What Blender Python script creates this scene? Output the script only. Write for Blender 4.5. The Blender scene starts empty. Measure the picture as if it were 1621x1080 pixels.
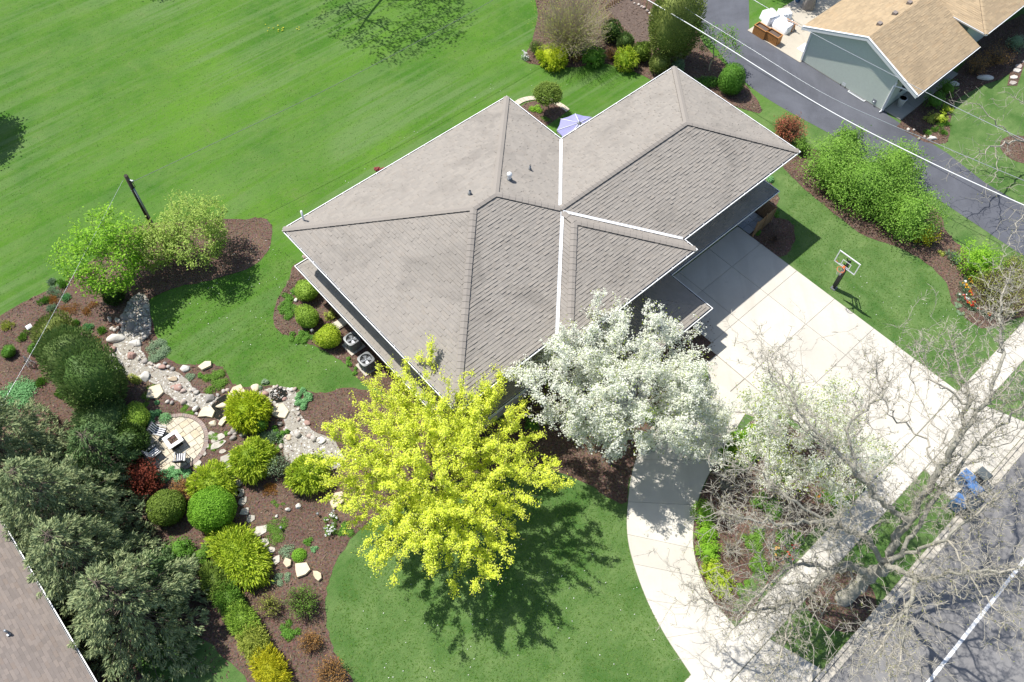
import bpy, math, random
import numpy as np
from mathutils import Matrix, Vector
rng = np.random.default_rng(7)
random.seed(7)
SC = bpy.context.scene
COL = SC.collection
# ------------------------------------------------------------------ camera
FPX, PITCH, ROLL, PSI, H = 1294.4, math.radians(57.377), math.radians(-2.032), math.radians(43.49), 42.9
_c, _s = math.cos(ROLL), math.sin(ROLL)
_r = np.array([1, 0, 0.]); _F = np.array([0, math.cos(PITCH), -math.sin(PITCH)]); _d = np.array([0, -math.sin(PITCH), -math.cos(PITCH)])
CM = np.array([_c*_r+_s*_d, -_s*_r+_c*_d, _F])
cam = bpy.data.cameras.new('camera'); camo = bpy.data.objects.new('camera', cam); COL.objects.link(camo)
m3 = Matrix((CM[0], -CM[1], -CM[2])).transposed()
camo.matrix_world = Matrix.Translation((0, 0, H)) @ m3.to_4x4()
cam.sensor_width = 36; cam.lens = FPX/1621*36; cam.clip_end = 3000; cam.clip_start = .5
SC.camera = camo
# ------------------------------------------------------------------ light
SUN = np.array([-.498, .307, 1.0]); SUN /= np.linalg.norm(SUN)      # towards the sun
w = bpy.data.worlds.new('World'); SC.world = w; w.use_nodes = True
nt = w.node_tree; sky = nt.nodes.new('ShaderNodeTexSky'); sky.sky_type = 'NISHITA'; sky.sun_disc = False
sky.sun_elevation = math.asin(SUN[2]); sky.sun_rotation = math.atan2(SUN[0], SUN[1]); sky.air_density = 1; sky.dust_density = 1.2
nt.links.new(sky.outputs[0], nt.nodes['Background'].inputs[0]); nt.nodes['Background'].inputs[1].default_value = 0.10
sl = bpy.data.lights.new('sun', 'SUN'); sl.energy = 4.4; sl.angle = math.radians(.53); sl.color = (1, .955, .88)
so = bpy.data.objects.new('sun', sl); COL.objects.link(so); so.location = (-20, 14, 60)
so.rotation_euler = Vector(-SUN).to_track_quat('-Z', 'Y').to_euler()
SC.view_settings.view_transform = 'Standard'; SC.view_settings.look = 'None'; SC.view_settings.gamma = 1
SC.view_settings.exposure = 0.62
# ------------------------------------------------------------------ geometry helpers
EA = np.array([math.cos(PSI), math.sin(PSI), 0]); EB = np.array([math.sin(PSI), -math.cos(PSI), 0])
def P(px, py, z=0.):                       # photo pixel on the level z -> place in the world
    v = CM.T @ np.array([(px-810.5)/FPX, (py-540)/FPX, 1.]); t = (z-H)/v[2]
    return np.array([0, 0, H])+t*v
def W(a, b, z=0.):                         # house grid (metres along / across the street) -> world
    return a*EA+b*EB+np.array([0, 0, z])
def mpp(px, py, z=0.):                     # metres per photo pixel there
    p = P(px, py, z); return float(CM[2] @ (p-np.array([0, 0, H])))/FPX
def PP(pts, z=0.): return [P(x, y, z) for x, y in pts]
def WW(pts, z=0.): return [W(a, b, z) for a, b in pts]
def nrm(v): v = np.asarray(v, float); return v/(np.linalg.norm(v, axis=-1, keepdims=True)+1e-9)
def smooth(pts, n=6, closed=False):
    p = [np.asarray(q, float) for q in pts]; out = []; N = len(p)
    for i in range(N if closed else N-1):
        g = (lambda k: p[k % N]) if closed else (lambda k: p[min(max(k, 0), N-1)])
        a, b, c, d = g(i-1), g(i), g(i+1), g(i+2)
        for j in range(n):
            t = j/n; out.append(.5*(2*b+(c-a)*t+(2*a-5*b+4*c-d)*t*t+(3*b-a-3*c+d)*t**3))
    if not closed: out.append(p[-1])
    return out
class MB:
    def __init__(s): s.V = []; s.F = []; s.n = 0; s.sm = []; s.mi = []
    def add(s, V, F, sm=False, mi=0):
        V = np.asarray(V, float).reshape(-1, 3); s.V.append(V)
        F = np.asarray(F) if not isinstance(F, list) else F
        if isinstance(F, list):
            for f in F: s.F.append(np.asarray(f)[None]+s.n); s.sm.append(np.full(1, sm)); s.mi.append(np.full(1, mi))
        else: s.F.append(F+s.n); s.sm.append(np.full(len(F), sm)); s.mi.append(np.full(len(F), mi))
        s.n += len(V); return s
    def box(s, c, sx, sy, sz, ax=None, ay=None, mi=0):       # c = centre of the base
        ax = np.array([1, 0, 0.]) if ax is None else np.asarray(ax, float); ay = np.array([-ax[1], ax[0], 0]) if ay is None else np.asarray(ay, float)
        c = np.asarray(c, float); az = nrm(np.cross(ax, ay)); az = az if az[2] >= 0 else -az; v = []
        for z in (0, 1):
            for x, y in ((-1, -1), (1, -1), (1, 1), (-1, 1)): v.append(c+ax*sx/2*x+ay*sy/2*y+az*sz*z)
        return s.add(v, [[3, 2, 1, 0], [4, 5, 6, 7], [0, 1, 5, 4], [1, 2, 6, 5], [2, 3, 7, 6], [3, 0, 4, 7]], mi=mi)
    def prism(s, pts, h, mi=0, top=None):                    # polygon (counter-clockwise or not) raised by h
        p = np.asarray(pts, float); n = len(p)
        x, y = p[:, 0], p[:, 1]
        if np.sum(x*np.roll(y, -1)-np.roll(x, -1)*y) < 0: p = p[::-1]
        t = p+np.array([0, 0, h])
        if top is not None: cc = t.mean(0); t = cc+(t-cc)*top
        F = [list(range(2*n-1, n-1, -1))[::-1]]+[[i, (i+1) % n, n+(i+1) % n, n+i] for i in range(n)]
        return s.add(np.vstack([p, t]), F, mi=mi)
    def tube(s, pts, rad, k=8, cap=True, sm=True, mi=0):
        pts = np.asarray(pts, float); n = len(pts); rad = np.broadcast_to(rad, (n,)) if np.ndim(rad) < 2 else rad
        V = []
        for i in range(n):
            t = nrm(pts[min(i+1, n-1)]-pts[max(i-1, 0)])
            u = np.cross(t, [0, 0, 1.]) if abs(t[2]) < .95 else np.cross(t, [1., 0, 0]); u = nrm(u); v = np.cross(t, u)
            for j in range(k): a = 2*math.pi*j/k; V.append(pts[i]+rad[i]*(math.cos(a)*u+math.sin(a)*v))
        F = np.array([[i*k+j, (i+1)*k+j, (i+1)*k+(j+1) % k, i*k+(j+1) % k] for i in range(n-1) for j in range(k)])
        s.add(V, F, sm, mi)
        if cap:
            s.F.append(np.arange(k)[None]+s.n-n*k); s.F.append((np.arange(k)[::-1])[None]+s.n-k)
            s.sm += [np.zeros(1, bool)]*2; s.mi += [np.full(1, mi)]*2
        return s
    def lathe(s, c, prof, k=20, sm=True, mi=0):
        c = np.asarray(c, float); return s.tube([c+np.array([0, 0, z]) for r, z in prof], np.array([max(r, .001) for r, z in prof]), k, True, sm, mi)
    def build(s, name, mat, parent=None, base=None, kind=None):
        V = np.vstack(s.V); o = np.zeros(3)
        if parent is not None: o = ORG[parent.name]
        elif base is not None: o = np.asarray(base, float)
        me = bpy.data.meshes.new(name); Vl = (V-o).astype(np.float32)
        me.vertices.add(len(Vl)); me.vertices.foreach_set('co', Vl.ravel())
        tot = np.concatenate([np.full(len(f), f.shape[1]) for f in s.F]); idx = np.concatenate([f.ravel() for f in s.F])
        me.loops.add(len(idx)); me.loops.foreach_set('vertex_index', idx.astype(np.int32))
        me.polygons.add(len(tot)); st = np.concatenate([[0], np.cumsum(tot)[:-1]])
        me.polygons.foreach_set('loop_start', st.astype(np.int32)); me.polygons.foreach_set('loop_total', tot.astype(np.int32))
        me.polygons.foreach_set('use_smooth', np.concatenate(s.sm)); me.polygons.foreach_set('material_index', np.concatenate(s.mi).astype(np.int32))
        for m_ in (mat if isinstance(mat, (list, tuple)) else [mat]): me.materials.append(m_)
        me.update(calc_edges=True)
        ob = bpy.data.objects.new(name, me); COL.objects.link(ob)
        if parent is not None: ob.parent = parent; ORG[ob.name] = o
        else: ob.location = o; ORG[ob.name] = o
        if kind: ob['kind'] = kind
        return ob
ORG = {}
LABELS = set()
def tag(o, label=None, cat=None, group=None, kind=None):
    if label: o['label'] = label
    if cat: o['category'] = cat
    if group: o['group'] = group
    if kind: o['kind'] = kind
    return o
def empty(name, loc, label=None, cat=None, group=None):
    o = bpy.data.objects.new(name, None); COL.objects.link(o); o.location = loc; o.empty_display_size = .3
    ORG[o.name] = np.asarray(loc, float); return tag(o, label, cat, group)
def clone(ob, loc, label=None):                                # copy of a thing and of its parts and sub-parts
    r = ob.copy(); COL.objects.link(r); r.location = loc
    if label: r['label'] = label
    for ch in ob.children:
        c2 = ch.copy(); COL.objects.link(c2); c2.parent = r
        for g in ch.children:
            d = g.copy(); COL.objects.link(d); d.parent = c2
    return r
# ------------------------------------------------------------------ materials
def mat_base(name):
    m = bpy.data.materials.new(name); m.use_nodes = True; t = m.node_tree; b = t.nodes['Principled BSDF']; return m, t, b
def N(t, ty, **k):
    n = t.nodes.new(ty)
    for a, v in k.items(): setattr(n, a, v)
    return n
def ramp(t, stops):
    r = t.nodes.new('ShaderNodeValToRGB'); e = r.color_ramp.elements
    while len(e) < len(stops): e.new(.5)
    for q, (p, c) in zip(e, stops): q.position = p; q.color = (*c, 1)
    return r
def solid(name, c, rough=.7, var=.12, scale=6., metal=0., bump=0., isl=0., spec=.3):
    """base colour broken by grain (and by piece when isl > 0)"""
    m, t, b = mat_base(name); L = t.links.new
    b.inputs['Roughness'].default_value = rough; b.inputs['Metallic'].default_value = metal; b.inputs['Specular IOR Level'].default_value = spec
    co = N(t, 'ShaderNodeTexCoord'); n1 = N(t, 'ShaderNodeTexNoise'); n1.inputs['Scale'].default_value = scale; n1.inputs['Detail'].default_value = 6; n1.inputs['Roughness'].default_value = .65
    L(co.outputs['Object'], n1.inputs['Vector'])
    c = np.array(c); r = ramp(t, [(.28, tuple(c*(1-var))), (.72, tuple(np.minimum(c*(1+var), .95)))]); L(n1.outputs['Fac'], r.inputs[0]); out = r.outputs[0]
    if isl > 0:
        g = N(t, 'ShaderNodeNewGeometry'); mr = N(t, 'ShaderNodeMapRange'); mr.inputs['To Min'].default_value = 1-isl; mr.inputs['To Max'].default_value = 1+isl
        L(g.outputs['Random Per Island'], mr.inputs['Value']); hs = N(t, 'ShaderNodeHueSaturation'); L(mr.outputs[0], hs.inputs['Value']); L(out, hs.inputs['Color']); out = hs.outputs[0]
    L(out, b.inputs['Base Color'])
    if bump:
        bp = N(t, 'ShaderNodeBump'); bp.inputs['Strength'].default_value = bump; bp.inputs['Distance'].default_value = .02; L(n1.outputs['Fac'], bp.inputs['Height']); L(bp.outputs[0], b.inputs['Normal'])
    return m
def objrand(name, stops, rough=.8, scale=5., var=.15, bump=.3):
    """stone-like: a colour of its own for every object"""
    m, t, b = mat_base(name); L = t.links.new; b.inputs['Roughness'].default_value = rough; b.inputs['Specular IOR Level'].default_value = .25
    oi = N(t, 'ShaderNodeObjectInfo'); r = ramp(t, stops); r.color_ramp.interpolation = 'LINEAR'; L(oi.outputs['Random'], r.inputs[0])
    co = N(t, 'ShaderNodeTexCoord'); n1 = N(t, 'ShaderNodeTexNoise'); n1.inputs['Scale'].default_value = scale; n1.inputs['Detail'].default_value = 7; L(co.outputs['Object'], n1.inputs['Vector'])
    mr = N(t, 'ShaderNodeMapRange'); mr.inputs['From Min'].default_value = .3; mr.inputs['From Max'].default_value = .7; mr.inputs['To Min'].default_value = 1-var; mr.inputs['To Max'].default_value = 1+var; L(n1.outputs['Fac'], mr.inputs['Value'])
    hs = N(t, 'ShaderNodeHueSaturation'); L(mr.outputs[0], hs.inputs['Value']); L(r.outputs[0], hs.inputs['Color']); L(hs.outputs[0], b.inputs['Base Color'])
    bp = N(t, 'ShaderNodeBump'); bp.inputs['Strength'].default_value = bump; bp.inputs['Distance'].default_value = .03; L(n1.outputs['Fac'], bp.inputs['Height']); L(bp.outputs[0], b.inputs['Normal'])
    return m
FULL = ('chartreuse', 'white', 'fallen', 'red_tulip', 'orange_tulip', 'bark_chip', 'bright_yellow', 'pale_bud')
def leafmat(name, stops, trans=.35, rough=.55):
    g_ = 1. if name.startswith(FULL) else (1.3 if max(stops[0][1]) > .3 else 1.65)
    stops = [(p, tuple(min(.9, x*g_) for x in c)) for p, c in stops]
    """leaf: colour per leaf, lets light through"""
    m, t, b = mat_base(name); L = t.links.new
    g = N(t, 'ShaderNodeNewGeometry'); r = ramp(t, stops); L(g.outputs['Random Per Island'], r.inputs[0])
    b.inputs['Roughness'].default_value = rough; b.inputs['Specular IOR Level'].default_value = .15; L(r.outputs[0], b.inputs['Base Color'])
    tr = N(t, 'ShaderNodeBsdfTranslucent'); L(r.outputs[0], tr.inputs['Color']); mx = N(t, 'ShaderNodeMixShader'); mx.inputs[0].default_value = trans
    L(b.outputs[0], mx.inputs[1]); L(tr.outputs[0], mx.inputs[2]); L(mx.outputs[0], t.nodes['Material Output'].inputs['Surface'])
    return m
def noise(t, vec, scale, detail=5, rough=.6, dist=0.):
    n = N(t, 'ShaderNodeTexNoise'); n.inputs['Scale'].default_value = scale; n.inputs['Detail'].default_value = detail; n.inputs['Roughness'].default_value = rough; n.inputs['Distortion'].default_value = dist
    t.links.new(vec, n.inputs['Vector']); return n.outputs['Fac']
def mixc(t, fac, a, b, blend='MIX'):
    n = N(t, 'ShaderNodeMix', data_type='RGBA', blend_type=blend)
    for s_, v in ((n.inputs['Factor'], fac), (n.inputs['A'], a), (n.inputs['B'], b)):
        if isinstance(v, (int, float)): s_.default_value = v
        elif isinstance(v, tuple): s_.default_value = (*v, 1)
        else: t.links.new(v, s_)
    return n.outputs['Result']
def mathn(t, op, a, b=0., clamp=False):
    n = N(t, 'ShaderNodeMath', operation=op, use_clamp=clamp)
    for i, v in enumerate((a, b)):
        if isinstance(v, (int, float)): n.inputs[i].default_value = v
        else: t.links.new(v, n.inputs[i])
    return n.outputs[0]
def maprange(t, v, a, b, c=0., d=1., smoothstep=False):
    n = N(t, 'ShaderNodeMapRange')
    if smoothstep: n.interpolation_type = 'SMOOTHSTEP'
    t.links.new(v, n.inputs['Value'])
    for k, x in zip(('From Min', 'From Max', 'To Min', 'To Max'), (a, b, c, d)): n.inputs[k].default_value = x
    return n.outputs[0]
def lawn_mat():
    m, t, b = mat_base('lawn_grass'); L = t.links.new; b.inputs['Roughness'].default_value = .85; b.inputs['Specular IOR Level'].default_value = .15
    tc = N(t, 'ShaderNodeTexCoord'); o = tc.outputs['Object']
    mp = N(t, 'ShaderNodeMapping'); mp.inputs['Rotation'].default_value = (0, 0, -PSI); L(o, mp.inputs['Vector']); g = mp.outputs[0]      # x = a, y = -b
    st = N(t, 'ShaderNodeMapping'); st.inputs['Scale'].default_value = (.03, 1.05, 1); L(g, st.inputs['Vector'])
    fine = N(t, 'ShaderNodeMapping'); fine.inputs['Scale'].default_value = (.9, 3.2, 1); L(g, fine.inputs['Vector'])
    big = noise(t, o, .07, 5, .6, .6); mid = noise(t, o, .45, 6, .65, .5); small = noise(t, o, 4.5, 5, .7, .8); tiny = noise(t, o, 22., 3, .7)
    stripe = noise(t, st.outputs[0], 1., 4, .6, .25); streak = noise(t, fine.outputs[0], 1.2, 4, .65, .6)
    sx = N(t, 'ShaderNodeSeparateXYZ'); L(g, sx.inputs[0])
    zone = maprange(t, sx.outputs['Y'], 17., 33., 0., 1., True)                                      # back lawn: richer turf
    front = mixc(t, maprange(t, mid, .36, .66), (.054, .122, .026), (.125, .195, .064))
    back = mixc(t, maprange(t, big, .35, .65), (.032, .112, .008), (.084, .190, .016))
    back = mixc(t, maprange(t, mid, .42, .75), back, (.090, .175, .026))
    c = mixc(t, zone, front, back)
    band = maprange(t, noise(t, o, .045, 3, .5, .8), .40, .60, .3, .9, True); k = mathn(t, 'MULTIPLY', mathn(t, 'MULTIPLY', maprange(t, stripe, .42, .58, .0, .8, True), band), zone)
    c = mixc(t, k, c, (.112, .185, .062))
    c = mixc(t, maprange(t, small, .48, .74, 0, .55), c, (.105, .150, .052))
    c = mixc(t, maprange(t, streak, .5, .75, 0, .35), c, (.024, .085, .012))
    dry = mathn(t, 'MULTIPLY', maprange(t, mid, .60, .74), maprange(t, small, .45, .7)); c = mixc(t, mathn(t, 'MULTIPLY', dry, .5), c, (.17, .17, .08))
    hs = N(t, 'ShaderNodeHueSaturation'); L(c, hs.inputs['Color']); L(maprange(t, tiny, .3, .7, .72, 1.3), hs.inputs['Value']); L(hs.outputs[0], b.inputs['Base Color'])
    bp = N(t, 'ShaderNodeBump'); bp.inputs['Strength'].default_value = .55; bp.inputs['Distance'].default_value = .05
    L(mathn(t, 'ADD', small, mathn(t, 'MULTIPLY', tiny, .7)), bp.inputs['Height']); L(bp.outputs[0], b.inputs['Normal'])
    return m
def mulch_mat():
    m, t, b = mat_base('bark_mulch'); L = t.links.new; b.inputs['Roughness'].default_value = .95; b.inputs['Specular IOR Level'].default_value = .1
    o = N(t, 'ShaderNodeTexCoord').outputs['Object']; v = N(t, 'ShaderNodeTexVoronoi'); v.inputs['Scale'].default_value = 16.; v.inputs['Randomness'].default_value = 1; L(o, v.inputs['Vector'])
    big = noise(t, o, .5, 5); small = noise(t, o, 9., 6, .75)
    c = mixc(t, maprange(t, big, .35, .65), (.090, .052, .037), (.140, .088, .064))
    c = mixc(t, maprange(t, small, .45, .75), c, (.175, .120, .090)); c = mixc(t, maprange(t, small, .5, .28), c, (.035, .02, .015))
    c = mixc(t, .25, c, v.outputs['Color'], 'OVERLAY'); hs = N(t, 'ShaderNodeHueSaturation'); hs.inputs['Saturation'].default_value = .88; L(c, hs.inputs['Color']); L(hs.outputs[0], b.inputs['Base Color'])
    bp = N(t, 'ShaderNodeBump'); bp.inputs['Strength'].default_value = .8; bp.inputs['Distance'].default_value = .06; L(small, bp.inputs['Height']); L(bp.outputs[0], b.inputs['Normal'])
    return m
def concrete_mat(name, base, isl=.06):
    m, t, b = mat_base(name); L = t.links.new; b.inputs['Roughness'].default_value = .85; b.inputs['Specular IOR Level'].default_value = .2
    o = N(t, 'ShaderNodeTexCoord').outputs['Object']; base = np.array(base)
    n1 = noise(t, o, .35, 5, .6, .4); n2 = noise(t, o, 7., 6, .7); n3 = noise(t, o, 60., 2)
    c = mixc(t, maprange(t, n1, .35, .7), tuple(base), tuple(base*.86)); c = mixc(t, maprange(t, n2, .5, .8, 0, .35), c, tuple(base*np.array([.8, .76, .7])))
    c = mixc(t, maprange(t, n3, .4, .7, 0, .16), c, tuple(base*.7))
    mp = N(t, 'ShaderNodeMapping'); mp.inputs['Rotation'].default_value = (0, 0, -PSI); mp.inputs['Scale'].default_value = (1.3, .13, 1); L(o, mp.inputs['Vector']); tyre = noise(t, mp.outputs[0], 1., 4, .6, .3); spot = noise(t, o, 1.7, 3, .5)
    c = mixc(t, maprange(t, tyre, .5, .72, 0, .38), c, tuple(base*np.array([.70, .69, .68]))); c = mixc(t, maprange(t, spot, .70, .78, 0, .5), c, tuple(base*.5))
    oi = N(t, 'ShaderNodeObjectInfo'); hs = N(t, 'ShaderNodeHueSaturation'); L(maprange(t, oi.outputs['Random'], 0, 1, 1-isl, 1+isl), hs.inputs['Value']); L(c, hs.inputs['Color']); L(hs.outputs[0], b.inputs['Base Color'])
    bp = N(t, 'ShaderNodeBump'); bp.inputs['Strength'].default_value = .15; bp.inputs['Distance'].default_value = .01; L(n2, bp.inputs['Height']); L(bp.outputs[0], b.inputs['Normal'])
    return m
def asphalt_mat(name, base, patch=.25):
    m, t, b = mat_base(name); L = t.links.new; b.inputs['Roughness'].default_value = .8; b.inputs['Specular IOR Level'].default_value = .3
    o = N(t, 'ShaderNodeTexCoord').outputs['Object']; base = np.array(base)
    mp = N(t, 'ShaderNodeMapping'); mp.inputs['Rotation'].default_value = (0, 0, -PSI); mp.inputs['Scale'].default_value = (1.2, .12, 1); L(o, mp.inputs['Vector'])
    n1 = noise(t, o, .25, 6, .65, .6); n2 = noise(t, mp.outputs[0], 1., 4, .6, .3); n3 = noise(t, o, 35., 3, .8)
    c = mixc(t, maprange(t, n1, .35, .7), tuple(base*(1-patch)), tuple(base*(1+patch))); c = mixc(t, maprange(t, n2, .5, .75, 0, .5), c, tuple(base*1.35))
    c = mixc(t, maprange(t, n3, .4, .7, 0, .4), c, tuple(base*1.7)); L(c, b.inputs['Base Color'])
    bp = N(t, 'ShaderNodeBump'); bp.inputs['Strength'].default_value = .25; bp.inputs['Distance'].default_value = .01; L(n3, bp.inputs['Height']); L(bp.outputs[0], b.inputs['Normal'])
    return m
def shingle_mat(name, base, var=.16, stain=.12):
    m, t, b = mat_base(name); L = t.links.new; b.inputs['Roughness'].default_value = .92; b.inputs['Specular IOR Level'].default_value = .15
    o = N(t, 'ShaderNodeTexCoord').outputs['Object']; base = np.array(base); g = N(t, 'ShaderNodeNewGeometry')
    r = ramp(t, [(0, tuple(base*(1-var))), (.5, tuple(base)), (.8, tuple(base*np.array([1+var, 1+var*.9, 1+var*.75]))), (1, tuple(base*np.array([1-var*.2, 1-var*.5, 1-var*.8])))]); L(g.outputs['Random Per Island'], r.inputs[0])
    n1 = noise(t, o, .32, 6, .62, .8); n2 = noise(t, o, 45., 3, .8)
    c = mixc(t, maprange(t, n1, .5, .74, 0, stain*2.4), r.outputs[0], tuple(base*.62)); c = mixc(t, maprange(t, n2, .45, .75, 0, .3), c, tuple(base*.6)); L(c, b.inputs['Base Color'])
    bp = N(t, 'ShaderNodeBump'); bp.inputs['Strength'].default_value = .3; bp.inputs['Distance'].default_value = .008; L(n2, bp.inputs['Height']); L(bp.outputs[0], b.inputs['Normal'])
    return m
def water_mat():
    m, t, b = mat_base('pond_water'); b.inputs['Base Color'].default_value = (.02, .025, .012, 1); b.inputs['Roughness'].default_value = .06; b.inputs['Transmission Weight'].default_value = .75; b.inputs['IOR'].default_value = 1.33
    o = N(t, 'ShaderNodeTexCoord').outputs['Object']; n = noise(t, o, 6., 3); bp = N(t, 'ShaderNodeBump'); bp.inputs['Strength'].default_value = .15; t.links.new(n, bp.inputs['Height']); t.links.new(bp.outputs[0], b.inputs['Normal']); return m
def glass_mat(name, tint=(.9, .95, .95), alpha=.0):
    m, t, b = mat_base(name); b.inputs['Base Color'].default_value = (*tint, 1); b.inputs['Roughness'].default_value = .03; b.inputs['Transmission Weight'].default_value = 1.; b.inputs['IOR'].default_value = 1.01 if alpha else 1.45; return m
M = dict(
 lawn=lawn_mat(), mulch=mulch_mat(), conc=concrete_mat('driveway_concrete', (.56, .532, .472)), walk=concrete_mat('sidewalk_concrete', (.565, .537, .478), .13), kerb=concrete_mat('kerb_concrete', (.50, .465, .40), .1),
 asph=asphalt_mat('neighbour_asphalt', (.085, .090, .107)), street=asphalt_mat('street_asphalt', (.170, .167, .168)), paint=solid('road_paint', (.72, .73, .74), .7, .15, 9),
 roof=shingle_mat('weathered_shingle', (.280, .258, .232), .06, .3), roofcap=shingle_mat('ridge_cap_shingle', (.265, .242, .218), .08), roofdark=solid('underlay_and_cap_shadow', (.06, .055, .05), .95), tan=shingle_mat('tan_shingle', (.37, .285, .185), .12, .25), rose=shingle_mat('brown_rose_shingle', (.225, .195, .178), .14, .12),
 white=solid('white_paint', (.78, .79, .80), .45, .04), cream=solid('cream_siding', (.50, .46, .38), .7, .06), sage=solid('sage_siding', (.56, .61, .54), .6, .05), brick=solid('tan_wall', (.38, .33, .27), .85, .12, 12), gutter_in=solid('gutter_inside', (.06, .06, .065), .8),
 glass=solid('window_glass', (.03, .035, .04), .08, .1, 2, spec=.8), dark=solid('dark_metal', (.018, .018, .02), .45, .2), grey=solid('grey_metal', (.17, .18, .185), .5, .12, 9, .3), ltgrey=solid('light_grey_metal', (.29, .31, .335), .45, .08, 9, .3), galv=solid('galvanised_metal', (.48, .50, .53), .35, .1, 12, .7),
 orange=solid('orange_rim', (.62, .15, .05), .4, .05), net=solid('white_net', (.7, .7, .68), .8, .05), clear=glass_mat('clear_backboard', (.97, .99, .98), 1),
 wood=solid('weathered_wood', (.26, .165, .09), .75, .25, 14), cedar=solid('cedar_wood', (.42, .19, .06), .6, .22, 14), greywood=solid('grey_bench_wood', (.30, .265, .22), .8, .2, 16), pole=solid('pole_wood', (.045, .038, .032), .9, .25, 9),
 umb=solid('lavender_canvas', (.25, .25, .45), .8, .05), navy=solid('navy_canvas', (.016, .018, .03), .8, .2), stripe=solid('white_stripe_canvas', (.76, .77, .79), .8, .05), blue=solid('blue_plastic', (.08, .17, .36), .4, .06), plastic=solid('grey_plastic', (.09, .105, .11), .45, .1), sheet=solid('white_plastic_sheet', (.74, .76, .80), .35, .08, 4, bump=.8), tarp=solid('grey_tarp', (.24, .215, .20), .6, .2, 5, bump=.6),
 bark=solid('grey_brown_bark', (.13, .105, .085), .9, .35, 14, bump=.6), lichen=solid('lichen_bark', (.29, .28, .235), .9, .38, 7, bump=.6), twig=solid('pale_lichen_twig', (.36, .335, .28), .9, .25, 8), brown_twig=solid('brown_twig', (.17, .125, .09), .9, .3, 10, isl=.3), dark_twig=solid('dark_twig', (.13, .09, .072), .9, .3, 10, isl=.3), tan_twig=solid('tan_twig', (.42, .36, .26), .9, .25, 10, isl=.3),
 stone=objrand('field_stone', [(0, (.52, .49, .45)), (.18, (.40, .36, .33)), (.36, (.41, .32, .28)), (.5, (.56, .52, .46)), (.66, (.30, .285, .275)), (.8, (.44, .38, .33)), (1, (.60, .57, .53))]),
 flag=objrand('cream_flagstone', [(0, (.50, .43, .31)), (.3, (.55, .49, .38)), (.6, (.46, .42, .34)), (1, (.60, .54, .42))], .85, 4, .12), greyflag=objrand('grey_flagstone', [(0, (.33, .31, .27)), (.5, (.42, .39, .34)), (1, (.48, .45, .40))], .85, 4, .15),
 paver=objrand('paver_brick', [(0, (.26, .20, .17)), (.5, (.33, .26, .23)), (1, (.24, .21, .20))], .9, 9, .12), bluepaver=objrand('blue_grey_paver', [(0, (.26, .29, .33)), (1, (.34, .37, .41))], .8, 6, .1),
 pebble=solid('creek_pebbles', (.47, .455, .43), .85, .15, 9, isl=.5), gravel=solid('creek_gravel_bed', (.30, .28, .24), .95, .3, 12, bump=.8), water=water_mat(), soil=solid('tilled_soil', (.115, .085, .07), .95, .3, 5, bump=.7),
)
def G(*c): return [(i/(len(c)-1), x) for i, x in enumerate(c)]
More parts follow.
